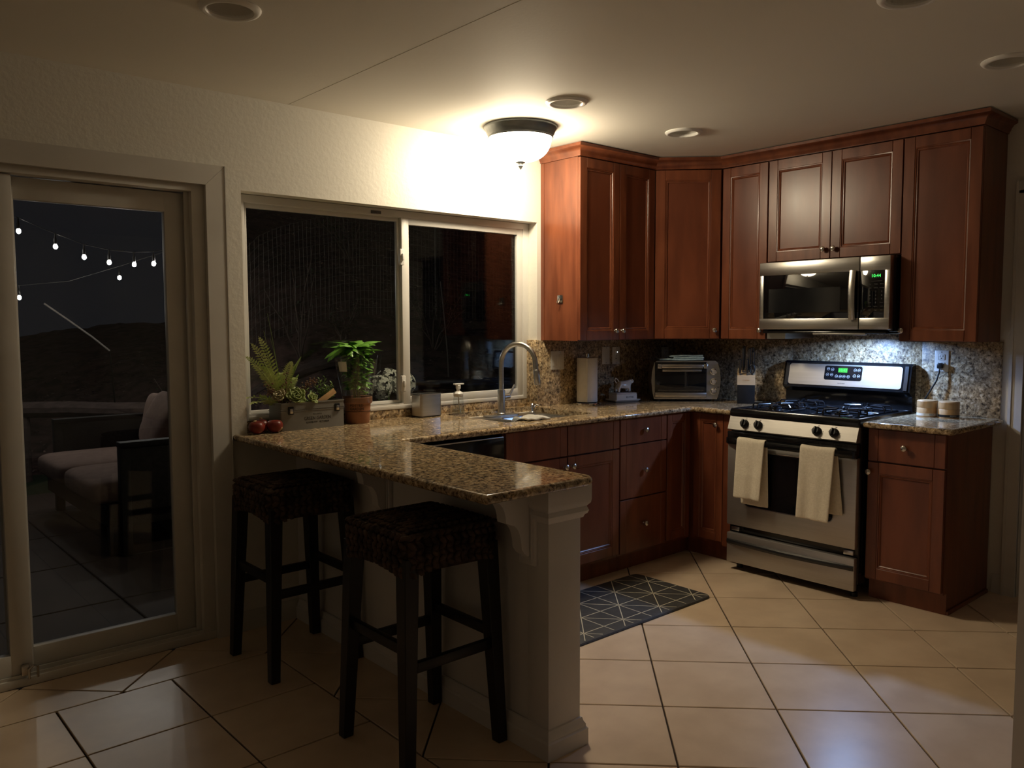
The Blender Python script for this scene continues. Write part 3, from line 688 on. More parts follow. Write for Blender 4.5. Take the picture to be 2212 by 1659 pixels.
# oven door
od = MB().box(0.001, RW - 0.002, -0.682, -0.645, 0.262, 0.728, bev=0.006).build('oven_door', 'range_steel', rg)
m_ = MB(); wp_ = rrect(0.118, 0.637, 0.384, 0.695, 0.028); m_.loft([[(x, -0.682, z) for x, z in wp_], [(x, -0.686, z) for x, z in inset(wp_, 0.002)]], False, True); m_.build('oven_window', 'black_glass', od)
m_ = MB(); w2 = inset(wp_, -0.005); m_.loft([[(x, -0.6815, z) for x, z in w2], [(x, -0.6845, z) for x, z in inset(w2, 0.001)], [(x, -0.6845, z) for x, z in inset(w2, 0.005)]], False, False); m_.build('window_trim', 'steel_bright', od)
MB().box(0.001, RW - 0.002, -0.688, -0.645, 0.728, 0.800, bev=0.006).build('door_top_band', 'black_enamel', od)
for gx in range(9):
    x = 0.045 + gx * 0.075
    for gz in range(3): MB().box(x, x + 0.064, -0.6905, -0.687, 0.772 + gz * 0.007, 0.775 + gz * 0.007, bev=0.0008, seg=1).build('vent_slat', 'black_enamel', od)
m_ = MB(); rings = []; n = 20
for i in range(n + 1):
    t = i / n; x = 0.002 + (RW - 0.006) * t; bow = min(1, math.sin(PI * t) * 3.0); y = -0.690 - 0.048 * bow
    z0, z1 = 0.726 + 0.012 * bow, 0.768
    rings.append([(x, y + 0.016, z1), (x, y + 0.003, z1 - 0.001), (x, y, z1 - 0.008), (x, y - 0.002, (z0 + z1) / 2), (x, y, z0 + 0.008), (x, y + 0.004, z0), (x, y + 0.016, z0)])
m_.loft(rings); m_.box(0.004, 0.03, -0.70, -0.68, 0.732, 0.764); m_.box(RW - 0.034, RW - 0.006, -0.70, -0.68, 0.732, 0.764); m_.build('oven_handle', 'black_enamel', od)
for x in (0.02, RW - 0.072): MB().box(x, x + 0.052, -0.662, -0.645, 0.226, 0.250, bev=0.003).build('hinge_cover', 'steel', rg)
# control panel, sloping
m_ = MB(); pr = [(-0.640, 0.885), (-0.662, 0.885), (-0.690, 0.812), (-0.686, 0.806), (-0.640, 0.806)]
m_.prism(pr, 0.004, RW - 0.006, lambda u, v, h: (h, u, v)); cpn = m_.build('control_panel', 'range_steel', rg)
tilt = math.atan2(0.028, 0.073)
for x in (0.108, 0.194, 0.538, 0.632):
    m = MB(); m.lathe([(0.024, 0.0), (0.0245, 0.006), (0.021, 0.009), (0.019, 0.022), (0.017, 0.026), (0.0, 0.026)], 20, (0, 0, 0), '-y'); m.box(-0.0045, 0.0045, -0.036, -0.020, -0.020, 0.020, bev=0.002)
    k = m.build('burner_knob', 'black_plastic', cpn); k.location = (x, -0.677, 0.846); k.rotation_euler = (-tilt, 0, random.uniform(-0.02, 0.02))
    text_obj('OFF', 0.006, 'mark', 'print_dark', cpn, (x + 0.005, -0.6672, 0.8735), (PI / 2 - tilt, 0, 0))
    text_obj('HI', 0.005, 'mark', 'print_dark', cpn, (x - 0.033, -0.675, 0.851), (PI / 2 - tilt, 0, 0)); text_obj('LO', 0.005, 'mark', 'print_dark', cpn, (x + 0.033, -0.677, 0.847), (PI / 2 - tilt, 0, 0))
# cooktop
m_ = MB(); ct = rrect(0.0, RW, -0.668, -0.06, 0.012)
m_.loft([[(x, y, 0.884) for x, y in inset(ct, 0.003)], [(x, y, 0.890) for x, y in ct], [(x, y, 0.916) for x, y in ct], [(x, y, 0.926) for x, y in inset(ct, 0.006)], [(x, y, 0.927) for x, y in inset(ct, 0.014)], [(x, y, 0.917) for x, y in inset(ct, 0.030)]]); top = m_.build('cooktop', 'black_enamel', rg)
for bx in (0.185, 0.575):
    for by in (-0.205, -0.490):
        m = MB(); m.lathe([(0.055, 0.0), (0.055, 0.003), (0.038, 0.006), (0.036, 0.016), (0.030, 0.018), (0.030, 0.024), (0.022, 0.027), (0.0, 0.027)], 20, (bx, by, 0.917)); m.build('burner', 'cast_iron', top)
        m = MB(); a = 0.115; r = 0.0048; zt = 0.953; zb = 0.919
        sq = [(bx + a * sx, by + a * sy) for sx, sy in ((1, 1), (-1, 1), (-1, -1), (1, -1))]
        m.tube([(x, y, zb + 0.004) for x, y in sq], r, 6, closed=True)
        for q, (dx, dy) in enumerate(((1, 0), (0, 1), (-1, 0), (0, -1))):
            for off in (-0.045, 0.045):
                px, py = (bx + dx * a + abs(dy) * off, by + dy * a + abs(dx) * off)
                ix, iy = (bx + dx * 0.028 + abs(dy) * off * 0.35, by + dy * 0.028 + abs(dx) * off * 0.35)
                m.tube([(px, py, zb), (px, py, zt - 0.010), (px - dx * 0.008, py - dy * 0.008, zt), (ix, iy, zt)], r, 6)
        for x, y in sq: m.tube([(x, y, 0.9165), (x, y, zb + 0.006)], 0.006, 6)
        m.build('grate', 'cast_iron', top)
# backguard
m_ = MB(); pr = [(-0.030, 0.917), (-0.062, 0.917), (-0.066, 1.000), (-0.104, 1.026), (-0.106, 1.034), (-0.078, 1.172), (-0.066, 1.182), (-0.030, 1.182)]
m_.prism(pr, 0.0, RW, lambda u, v, h: (h, u, v)); bg = m_.build('backguard', 'black_enamel', rg)
for x in (0.014, RW - 0.034):
    m_ = MB(); m_.prism([(-0.1065, 1.034), (-0.1125, 1.036), (-0.0845, 1.168), (-0.0785, 1.172)], x, x + 0.02, lambda u, v, h: (h, u, v)); m_.build('end_cap', 'black_plastic', bg)
def bgp(x, s, out=0.0):   # point on sloping backguard face, s from 0 (bottom) to 1 (top)
    return (x, -0.1065 + 0.028 * s - out, 1.034 + 0.138 * s + out * 0.2)
def bg_panel(x0, x1, s0, s1, r, out, mat, name, par):
    pl = [(x, s / 0.14) for x, s in rrect(x0, x1, s0 * 0.14, s1 * 0.14, r)]
    il = [(x, s / 0.14) for x, s in inset([(x, s * 0.14) for x, s in pl], 0.0012)]
    m = MB(); m.loft([[bgp(x, s, 0) for x, s in pl], [bgp(x, s, out * 0.7) for x, s in pl], [bgp(x, s, out) for x, s in il]], False, True); return m.build(name, mat, par)
fs = bg_panel(0.034, RW - 0.046, 0.05, 0.95, 0.016, 0.003, 'range_steel', 'fascia', bg)
dp = bg_panel(0.262, 0.488, 0.30, 0.90, 0.012, 0.0045, 'black_glass', 'control_display', bg)
bg_panel(0.345, 0.402, 0.62, 0.82, 0.002, 0.0050, 'green_backlight', 'clock_window', dp)
bt = math.atan2(0.028, 0.138)
p = bgp(0.374, 0.72, 0.0054); text_obj('10:43', 0.022, 'clock_digits', 'green_led', dp, p, (PI / 2 - bt, 0, 0))
btn = []
for x, s in [(0.285, 0.76), (0.311, 0.74), (0.283, 0.52), (0.309, 0.52), (0.338, 0.46), (0.362, 0.46), (0.384, 0.46), (0.410, 0.46), (0.447, 0.74), (0.470, 0.74), (0.446, 0.50), (0.470, 0.50)]:
    pp = [(x + 0.0085 * math.cos(a), s + 0.0085 / 0.14 * math.sin(a)) for a in [2 * PI * k / 14 for k in range(14)]]
    m = MB(); m.tube([bgp(u, v, 0.0048) for u, v in pp], 0.0007, 5, closed=True); m.box(-0.005, 0.005, -0.0003, 0.0003, -0.0012, 0.0012, mtx=Matrix.Translation(Vector(bgp(x, s, 0.005))))
    m.build('touch_button', 'print_pale', dp)
p = bgp(0.372, 0.17, 0.0034); text_obj('HOTPOINT', 0.0085, 'brand_mark', 'print_dark', fs, p, (PI / 2 - bt, 0, 0))

# ================================================================== MICROWAVE
mw = thing('microwave', 'stainless over the range microwave with black glass door', 'microwave', (0, -0.9385, 1.362), STOVE)
MW, MH, MY = 0.757, 0.393, -0.412
MB().box(0.0, MW, MY + 0.045, -0.022, 0.0, MH + 0.004, bev=0.003).build('body', 'black_enamel', mw)
dm = MB().box(0.0, 0.594, MY, MY + 0.045, 0.010, 0.072, bev=0.004).box(0.0, 0.594, MY, MY + 0.045, 0.318, MH, bev=0.004).box(0.0, 0.028, MY, MY + 0.045, 0.07, 0.32, bev=0.004).build('door', 'steel', mw)
MB().box(0.026, 0.594, MY + 0.003, MY + 0.04, 0.070, 0.320, bev=0.002).build('door_glass', 'black_glass', dm)
MB().box(0.06, 0.49, MY + 0.0024, MY + 0.0032, 0.105, 0.240).build('window_screen', 'black_enamel', dm)
m_ = MB(); rings = []
for i in range(13):
    t = i / 12; z = 0.062 + 0.262 * t; y = MY - 0.016 - 0.012 * math.sin(PI * t); x = 0.548
    rings.append([(x, y + 0.006, z), (x, y, z), (x + 0.010, y - 0.003, z), (x + 0.028, y - 0.002, z), (x + 0.034, y + 0.002, z), (x + 0.034, y + 0.008, z)])
m_.loft(rings); m_.build('handle', 'steel_bright', dm)
cpn = MB().box(0.597, MW, MY, MY + 0.045, 0.010, 0.072, bev=0.004).box(0.597, MW, MY, MY + 0.045, 0.318, MH, bev=0.004).box(0.728, MW, MY, MY + 0.045, 0.07, 0.32, bev=0.004).build('control_panel', 'steel', mw)
MB().box(0.597, 0.730, MY + 0.003, MY + 0.04, 0.070, 0.320, bev=0.002).build('keypad_glass', 'black_glass', cpn)
text_obj('10:44', 0.023, 'clock_digits', 'green_led', cpn, (0.682, MY + 0.0024, 0.290))
m_ = MB(); m_.box(0.655, 0.715, MY + 0.0022, MY + 0.0026, 0.262, 0.2632); m_.build('rule_line', 'print_grey', cpn)
lab = [['Pop', 'Potato', 'Reheat'], ['Cook', 'Defrost', 'Beverage'], ['1', '2', '3'], ['4', '5', '6'], ['7', '8', '9'], ['Timer', '0', 'Power'], ['Clock', 'Express', 'Level'], ['Light', 'Vent', 'Start'], ['Off', '', 'Clear']]
for r, row in enumerate(lab):
    for q, s in enumerate(row):
        if s: text_obj(s, 0.012 if len(s) == 1 else 0.0065, 'key_mark', 'print_grey', cpn, (0.652 + q * 0.031, MY + 0.0024, 0.247 - r * 0.0192))
m_ = MB(); m_.box(0.02, MW - 0.02, MY + 0.012, -0.04, -0.012, 0.0, bev=0.003); ub = m_.build('underside_tray', 'black_enamel', mw)
m_ = MB(); m_.box(0.33, 0.63, MY + 0.012, MY + 0.03, -0.020, -0.006, bev=0.003); m_.build('lamp_bezel', 'steel', ub)
m_ = MB(); m_.lathe([(0.0, -0.0155), (0.022, -0.0150), (0.024, -0.011), (0.0, -0.011)], 16, (0.515, -0.270, 0.0)); m_.build('lamp_lens', 'led_lens', ub)
ld = bpy.data.lights.new('cooktop_lamp', 'AREA'); ld.shape = 'DISK'; ld.size = 0.05; ld.energy = LED_POWER; ld.color = LED_COLOR; ld.spread = 2.92
lo = bpy.data.objects.new('cooktop_lamp', ld); link(lo, ub); lo.location = (0.515, -0.270, -0.017)
# tray bracket left of microwave
fbox('mount_plate', 'steel', mw, 0.012, 0.13, -0.34, -0.022, -0.045, 0.0)
# ================================================================== LIGHT FIXTURES
fx = thing('ceiling_light', 'glowing white dome ceiling light with ribbed grey metal rim and finial', 'ceiling light', (-1.778, -0.382, CEIL))
m_ = MB(); n = 64; rings = []
for r, z, rib in [(0.10, 0.0, 0), (0.188, -0.001, 0), (0.190, -0.010, 0), (0.186, -0.016, 0), (0.180, -0.020, 1), (0.172, -0.040, 1), (0.167, -0.052, 0), (0.170, -0.056, 0), (0.168, -0.062, 0), (0.155, -0.062, 0), (0.152, -0.03, 0)]:
    rings.append([((r + (0.0022 * (1 if k % 2 else -1) if rib else 0)) * math.cos(2 * PI * k / n), (r + (0.0022 * (1 if k % 2 else -1) if rib else 0)) * math.sin(2 * PI * k / n), z) for k in range(n)])
m_.loft(rings, True, True); m_.build('rim', 'fixture_metal', fx, angle=50)
m_ = MB(); prof = [(0.160, -0.055)] + [(0.160 * math.cos(a) ** 0.75, -0.060 - 0.118 * math.sin(a)) for a in [PI / 2 * k / 12 for k in range(0, 12)]] + [(0.0, -0.178)]
m_.lathe(prof, 40, (0, 0, 0), 'z', False, True); m_.build('glass_bowl', 'dome_glass', fx)
MB().lathe([(0.0, -0.174), (0.026, -0.176), (0.028, -0.181), (0.016, -0.186), (0.013, -0.192), (0.014, -0.200), (0.008, -0.208), (0.004, -0.216), (0.0, -0.218)], 20).build('finial', 'fixture_metal', fx)
def recessed(x, y, lab, tilt=0.0, r=0.098, dead=False):
    c = thing('recessed_light', lab, 'ceiling light', (x, y, CEIL), 0, 'recessed lights in the ceiling')
    MB().lathe([(0.0725, 0.004), (0.071, -0.004), (0.075, -0.011), (0.082, -0.013), (0.092, -0.010), (r, -0.003), (r, 0.0)], 40, (0, 0, 0), 'z', False, False).build('trim_ring', 'ring_white', c)
    MB().lathe([(0.0725, 0.001), (0.070, 0.02), (0.060, 0.050), (0.045, 0.064), (0.0, 0.070)], 36, (0, 0, 0), 'z', False, True).build('reflector_can', 'plate_white', c)
    return c
recessed(-1.933, -0.873, 'unlit white recessed ceiling light in front of the glowing dome light')
recessed(-1.040, -0.859, 'unlit white recessed ceiling light before the diagonal corner cabinet')
recessed(-3.547, -0.955, 'unlit white recessed ceiling light above the breakfast bar end')
recessed(-1.985, -2.438, 'unlit white recessed ceiling light over the open kitchen floor')
recessed(-1.047, -2.416, 'unlit white recessed ceiling light by the end of the cabinet run')

# ================================================================== FAUCET AND SINK THINGS
FX, FY, FZ = -1.628, -0.045, 0.8845
fc = thing('faucet', 'brushed steel pull down faucet with tall arched neck', 'faucet', (FX, FY, FZ))
m_ = MB(); pl = rrect(-0.125, 0.125, -0.030, 0.030, 0.028); m_.loft([[(x, y, 0) for x, y in pl], [(x, y, 0.005) for x, y in pl], [(x, y, 0.007) for x, y in inset(pl, 0.004)]]); m_.build('deck_plate', 'steel', fc)
MB().lathe([(0.027, 0.007), (0.027, 0.014), (0.0225, 0.018), (0.0225, 0.145), (0.021, 0.150), (0.016, 0.150)], 24).build('body', 'steel', fc)
dx, dy = 0.43, -0.90
pts = [(0, 0, 0.145), (0, 0, 0.20), (0, 0, 0.29)] + [((0.105 - 0.105 * math.cos(a)) * dx, (0.105 - 0.105 * math.cos(a)) * dy, 0.30 + 0.112 * math.sin(a)) for a in [PI * k / 14 for k in range(0, 14)]] + [(0.211 * dx, 0.211 * dy, 0.285), (0.214 * dx, 0.214 * dy, 0.262)]
MB().tube(pts, 0.0145, 14).build('neck', 'steel', fc)
MB().tube([(0.2137 * dx, 0.2137 * dy, 0.268), (0.215 * dx, 0.215 * dy, 0.262), (0.218 * dx, 0.218 * dy, 0.235), (0.222 * dx, 0.222 * dy, 0.19), (0.222 * dx, 0.222 * dy, 0.182)], [0.0145, 0.0175, 0.0180, 0.0195, 0.016], 14).build('spray_head', 'steel', fc)
MB().tube([(0.0, 0.0, 0.105), (0.060, 0.004, 0.108)], 0.0165, 14).build('handle_hub', 'steel', fc)
MB().tube([(0.058, 0.004, 0.110), (0.075, 0.004, 0.130), (0.105, 0.004, 0.172)], [0.0085, 0.0075, 0.006], 10).build('lever', 'steel', fc)
sd = thing('sink_pump', 'small chrome pump set in the steel sink deck', 'soap pump', (-1.395, -0.055, 0.8845))
MB().lathe([(0.022, 0), (0.022, 0.004), (0.013, 0.010), (0.013, 0.030), (0.016, 0.034), (0.016, 0.050), (0.011, 0.056), (0.0, 0.056)], 18).build('body', 'chrome', sd)
MB().tube([(0, 0, 0.046), (0.01, -0.02, 0.050), (0.018, -0.038, 0.044)], 0.006, 10).build('spout', 'chrome', sd)
def drape(name, label, x0, x1, ridge_y, zr, fl, bl, mat, amp=0.006, seed=0, th=0.006):
    m = MB(); nu, nv = 14, 22
    def f(u, v):
        x = x0 + (x1 - x0) * u; s = v * (fl + bl)
        w = amp * math.sin(u * 9 + seed) + amp * 0.6 * math.sin(u * 21 + seed * 2)
        if s < bl: y = ridge_y + 0.016 + abs(w) * (1 - s / bl) ; z = zr - (bl - s)
        else: y = ridge_y - 0.016 - abs(w) * ((s - bl) / fl); z = zr - (s - bl)
        k = abs(s - bl)
        if k < 0.03: y = ridge_y + (0.016 if s < bl else -0.016) * math.sin(PI / 2 * k / 0.03); z = zr - 0.03 * (1 - math.cos(PI / 2 * k / 0.03)) + 0.004 * math.sin(u * 8 + seed)
        return (x + amp * math.sin(v * 8 + seed), y, z)
    m.grid(nu, nv, f); o = m.build(name, mat, None, angle=80)
    md = o.modifiers.new('thick', 'SOLIDIFY'); md.thickness = th; md.offset = 0
    return o
dc = drape('dish_cloth', '', -0.40, -0.27, -1.7325, 0.902, 0.10, 0.08, 'grey_cloth', 0.008, 1)
for v_ in dc.data.vertices: v_.co = Vector((v_.co.y, v_.co.x, v_.co.z))
tag(dc, 'charcoal grey dish cloth hung over the sink divider', 'cloth')
o_ = MB(); 
def fcl(u, v):
    x = -1.875 + 0.155 * u; y = -0.545 + 0.14 * v
    z = 0.921 + 0.014 * math.sin(PI * u) * math.sin(PI * min(1, v * 1.1)) - 0.035 * max(0, v - 0.55) / 0.45 + 0.004 * math.sin(u * 12 + v * 7)
    return (x, y, z)
o_.grid(14, 12, fcl); o_ = o_.build('dish_cloth', 'pale_cloth', None, angle=80); md = o_.modifiers.new('thick', 'SOLIDIFY'); md.thickness = 0.007; md.offset = 0
tag(o_, 'white dish cloth bunched on the front edge of the sink', 'cloth')

# soap bottle
sb = thing('soap_bottle', 'clear foaming soap bottle with white pump beside the faucet', 'soap bottle', (-1.930, -0.035, ZT))
MB().lathe([(0.0, 0.001), (0.034, 0.001), (0.036, 0.006), (0.033, 0.045), (0.026, 0.095), (0.024, 0.102)], 24, (0, 0, 0), 'z', True, False).build('bottle', 'bottle_clear', sb)
MB().lathe([(0.0, 0.006), (0.031, 0.006), (0.0325, 0.012), (0.0315, 0.030), (0.0, 0.031)], 24).build('soap_liquid', 'bottle_clear', sb)
MB().tube([(0, 0, 0.10), (0.004, 0, 0.05), (0.012, -0.006, 0.008)], 0.003, 8).build('dip_tube', 'white_plastic', sb)
MB().lathe([(0.025, 0.098), (0.027, 0.102), (0.027, 0.116), (0.020, 0.124), (0.010, 0.128), (0.010, 0.140), (0.0135, 0.142), (0.0135, 0.160), (0.010, 0.164), (0.0, 0.165)], 24).build('collar', 'white_plastic', sb)
m_ = MB(); m_.box(-0.028, 0.034, -0.011, 0.011, 0.163, 0.171, bev=0.003); m_.build('pump_head', 'white_plastic', sb)

# brushed steel caddy
cd = thing('sponge_caddy', 'brushed stainless steel box caddy with slot top below the window', 'caddy', (-2.112, 0.010, ZT))
cd.rotation_euler = (0, 0, math.radians(3))
m_ = MB(); pl = rrect(-0.070, 0.070, -0.045, 0.045, 0.012); m_.loft([[(x, y, 0.006) for x, y in pl], [(x, y, 0.012) for x, y in pl], [(x, y, 0.120) for x, y in pl]], True, False); m_.build('body', 'steel', cd)
m_ = MB(); po = inset(pl, -0.002); pi_ = rrect(-0.044, 0.044, -0.020, 0.020, 0.008)
m_.loft([[(x, y, 0.118) for x, y in po], [(x, y, 0.124) for x, y in po], [(x, y, 0.124) for x, y in pi_], [(x, y, 0.100) for x, y in pi_]], False, True); m_.build('slotted_lid', 'steel_bright', cd)
m_ = MB(); m_.loft([[(x, y, 0.0) for x, y in inset(pl, 0.003)], [(x, y, 0.007) for x, y in inset(pl, -0.001)]]); m_.build('base', 'black_plastic', cd)

# ================================================================== WORKTOP THINGS, RIGHT OF THE WINDOW
pt = thing('paper_towel_holder', 'upright paper towel holder with a white roll near the sink', 'paper towels', (-0.992, -0.114, ZT))
MB().lathe([(0.0, 0.0), (0.086, 0.0), (0.088, 0.006), (0.084, 0.011), (0.050, 0.014), (0.0, 0.014)], 36).build('base', 'chrome', pt)
MB().tube([(0, 0, 0.012), (0, 0, 0.300)], 0.006, 10).build('rod', 'chrome', pt)
MB().lathe([(0.0, 0.290), (0.012, 0.291), (0.013, 0.312), (0.010, 0.316), (0.0, 0.316)], 16).build('knob', 'nickel', pt)
m_ = MB(); m_.lathe([(0.020, 0.018), (0.062, 0.016), (0.0635, 0.019), (0.0635, 0.283), (0.062, 0.286), (0.020, 0.285)], 40, (0, 0, 0), 'z', False, False); rl = m_.build('paper_roll', 'paper', pt)
m_ = MB(); m_.box(-0.050, -0.049, -0.052, -0.040, 0.018, 0.284); m_.build('loose_edge', 'paper', rl)
MB().lathe([(0.020, 0.018), (0.020, 0.286)], 20, (0, 0, 0), 'z', False, False).build('core', 'bamboo', rl)
# switch plates
def plate(name, label, x, z, w, h, kind, wall='back', group=None):
    if wall == 'back': c = thing(name, label, 'wall plate', (x, -0.0185, z), 0, group)
    else: c = thing(name, label, 'wall plate', (-0.0205, x, z), STOVE, group)
    m = MB(); m.box(-w / 2, w / 2, -0.006, 0.0, -h / 2, h / 2, bev=0.003); m.build('cover_plate', 'plate_white', c)
    if kind == 'double':
        for s in (-1, 1):
            MB().box(s * w * 0.22 - 0.016, s * w * 0.22 + 0.016, -0.009, -0.005, -0.033, 0.033, bev=0.002).build('rocker', 'plate_white', c)
    if kind == 'gfci':
        MB().box(-0.017, 0.017, -0.008, -0.005, -0.033, 0.033, bev=0.002).build('receptacle', 'plate_white', c)
        m = MB(); m.box(0.004, 0.007, -0.0085, -0.0075, 0.012, 0.020); m.box(-0.004, -0.001, -0.0085, -0.0075, -0.006, 0.004); m.box(-0.008, 0.0, -0.0085, -0.0075, -0.022, -0.015); m.build('slots', 'black_plastic', c)
        MB().ball((0.008, -0.009, 0.022), 0.0022, 8, 5).build('indicator', 'white_led', c)
    if kind == 'outlet':
        for s in (-1, 1):
            r = MB().box(-0.017, 0.017, -0.0085, -0.005, s * 0.022 - 0.0155, s * 0.022 + 0.0155, bev=0.004).build('receptacle', 'plate_white', c)
            m = MB(); m.box(-0.009, -0.0066, -0.0092, -0.008, s * 0.022 - 0.001, s * 0.022 + 0.008); m.box(0.0066, 0.009, -0.0092, -0.008, s * 0.022, s * 0.022 + 0.008); m.lathe([(0.003, 0.0), (0.003, 0.001)], 10, (0, -0.0082, s * 0.022 - 0.007), '-y'); m.build('slots', 'black_plastic', r)
    m = MB()
    for s in (-1, 1): m.lathe([(0.003, 0.0), (0.0028, 0.001), (0, 0.0012)], 8, (0 if kind != 'double' else 0.02, -0.006, s * h * 0.42), '-y')
    m.build('screw', 'nickel', c)
    return c
plate('switch_plate', 'white double switch plate on the granite left of the paper towels', -1.158, 1.187, 0.112, 0.114, 'double')
plate('blank_plate', 'blank white wall plate on the granite right of the paper towels', -0.722, 1.205, 0.072, 0.114, 'blank')
plate('outlet_plate', 'white wall outlet with a small lit indicator above the butter dish', -0.624, 1.202, 0.072, 0.114, 'gfci')
plate('outlet_plate', 'shaded wall outlet in the corner above the toaster oven', -0.115, 1.190, 0.072, 0.114, 'outlet')
plate('outlet_plate', 'white wall outlet with a black plug in it right of the range', -1.810, 1.202, 0.072, 0.114, 'outlet', 'stove')
pc = thing('power_cord', 'black power cord running from the outlet down behind the range', 'cord', (-0.0205, -1.810, 1.18), STOVE)
MB().box(-0.014, 0.014, -0.034, -0.0095, -0.018, 0.012, bev=0.005).build('plug', 'black_plastic', pc)
MB().tube([(0.0, -0.024, -0.014), (-0.002, -0.028, -0.040), (-0.012, -0.034, -0.085), (-0.040, -0.040, -0.140), (-0.070, -0.040, -0.195), (-0.088, -0.030, -0.240), (-0.096, -0.016, -0.262)], 0.0048, 8).build('cable', 'black_plastic', pc)

# butter dish with a cow on the lid
bd = thing('butter_dish', 'white ceramic butter dish with a cow figure on its lid', 'butter dish', (-0.700, -0.150, ZT), math.radians(-14))
m_ = MB(); pl = rrect(-0.098, 0.098, -0.062, 0.062, 0.012); m_.loft([[(x, y, 0.0) for x, y in inset(pl, 0.02)], [(x, y, 0.004) for x, y in inset(pl, 0.012)], [(x, y, 0.014) for x, y in pl], [(x, y, 0.017) for x, y in pl], [(x, y, 0.010) for x, y in inset(pl, 0.012)]]); m_.build('tray', 'ceramic', bd)
m_ = MB(); pl = rrect(-0.079, 0.079, -0.046, 0.046, 0.006); m_.loft([[(x, y, 0.012) for x, y in pl], [(x, y, 0.046) for x, y in pl], [(x, y, 0.049) for x, y in inset(pl, 0.003)]]); ldd = m_.build('lid', 'ceramic', bd)
m_ = MB(); pl = rrect(-0.081, 0.081, -0.048, 0.048, 0.006); m_.loft([[(x, y, 0.0495) for x, y in inset(pl, 0.006)], [(x, y, 0.053) for x, y in inset(pl, 0.002)], [(x, y, 0.055) for x, y in inset(pl, 0.003)], [(x, y, 0.058) for x, y in inset(pl, 0.012)]]); m_.build('lid_ridge', 'ceramic', ldd)
text_obj('BUTTER', 0.016, 'lettering', 'print_dark', ldd, (0.022, -0.0464, 0.030))
def skin_mesh(name, vs, es, mat, parent, root=0, sub=2):
    me = bpy.data.meshes.new(name); me.from_pydata([v[:3] for v in vs], es, []); me.materials.append(M[mat])
    o = bpy.data.objects.new(name, me); link(o, parent)
    md = o.modifiers.new('skin', 'SKIN'); md.use_smooth_shade = True
    if not me.skin_vertices:
        bm = bmesh.new(); bm.from_mesh(me); bm.verts.layers.skin.verify(); bm.to_mesh(me); bm.free()
    for i, v in enumerate(vs):
        me.skin_vertices[0].data[i].radius = (v[3], v[4] if len(v) > 4 else v[3]); me.skin_vertices[0].data[i].use_root = (i == root)
    sm = o.modifiers.new('smooth', 'SUBSURF'); sm.levels = sub; sm.render_levels = sub
    return o
z0 = 0.058
cv = [(-0.036, 0, z0 + 0.050, 0.022), (0.0, 0, z0 + 0.048, 0.024), (0.034, 0, z0 + 0.050, 0.021), (0.052, 0, z0 + 0.066, 0.014), (0.066, 0, z0 + 0.072, 0.012), (0.082, 0, z0 + 0.064, 0.008)]
ce = [(0, 1), (1, 2), (2, 3), (3, 4), (4, 5)]
for bi, x in ((0, -0.042), (2, 0.038)):
    for s in (-1, 1):
        k = len(cv); cv += [(x, s * 0.016, z0 + 0.026, 0.010), (x, s * 0.017, z0 + 0.004, 0.0085)]; ce += [(bi, k), (k, k + 1)]
for s in (-1, 1):
    k = len(cv); cv += [(0.060, s * 0.016, z0 + 0.080, 0.004)]; ce += [(4, k)]
cow = skin_mesh('cow_figure', cv, ce, 'ceramic', ldd, 1)
MB().tube([(-0.050, 0, z0 + 0.060), (-0.062, 0, z0 + 0.078), (-0.058, 0, z0 + 0.092), (-0.046, 0, z0 + 0.088), (-0.030, 0, z0 + 0.070)], 0.0035, 8).build('tail', 'ceramic', ldd)

# toaster oven
to = thing('toaster_oven', 'brushed metal countertop toaster oven standing diagonally in the corner', 'toaster oven', (-0.420, -0.430, ZT), -PI / 4)
TW, TH = 0.434, 0.242
m_ = MB(); sideprof = []
def tprof(y, d=0): 
    w = TW / 2 - d
    return [(-w + 0.018, y, 0.016 + d), (w - 0.022, y, 0.016 + d), (w - 0.008, y, 0.060), (w, y, 0.128), (w - 0.004, y, 0.190), (w - 0.020, y, 0.016 + TH - 0.010 - d), (w - 0.034, y, 0.016 + TH - d), (-w + 0.034, y, 0.016 + TH - d), (-w + 0.018, y, 0.016 + TH - 0.010 - d), (-w + 0.004, y, 0.190), (-w, y, 0.128), (-w + 0.008, y, 0.060)]
m_.loft([tprof(0.004, 0.004), tprof(0.0), tprof(0.012), tprof(0.24)][1:], True, True); tb = m_.build('body', 'steel', to)
for x in (-0.17, 0.17):
    for y in (0.03, 0.21): MB().lathe([(0.014, 0.0), (0.016, 0.016)], 12, (x, y, 0)).build('foot', 'black_plastic', to)
td = MB().box(-0.196, 0.128, -0.012, 0.002, 0.026, 0.252, bev=0.003).build('door', 'black_enamel', to)
MB().box(-0.186, 0.118, -0.0145, -0.011, 0.060, 0.190, bev=0.001).build('door_glass', 'black_glass', td)
MB().box(-0.194, 0.126, -0.016, -0.011, 0.028, 0.058, bev=0.002).build('lower_band', 'nickel', td)
MB().box(-0.150, 0.095, -0.018, -0.011, 0.192, 0.206, bev=0.002).build('upper_band', 'nickel', td)
m_ = MB(); m_.box(-0.158, 0.102, -0.046, -0.030, 0.214, 0.238, bev=0.005); m_.build('handle', 'nickel', td)
for x in (-0.182, 0.104): MB().box(x, x + 0.024, -0.048, -0.010, 0.212, 0.240, bev=0.003).build('handle_bracket', 'steel_bright', td)
m_ = MB(); m_.tube([(-0.176, -0.0158, 0.074), (0.108, -0.0158, 0.074)], 0.0012, 6); m_.build('rack_edge', 'steel_bright', td)
text_obj('Oster', 0.015, 'brand_mark', 'steel_bright', td, (-0.035, -0.0165, 0.043))
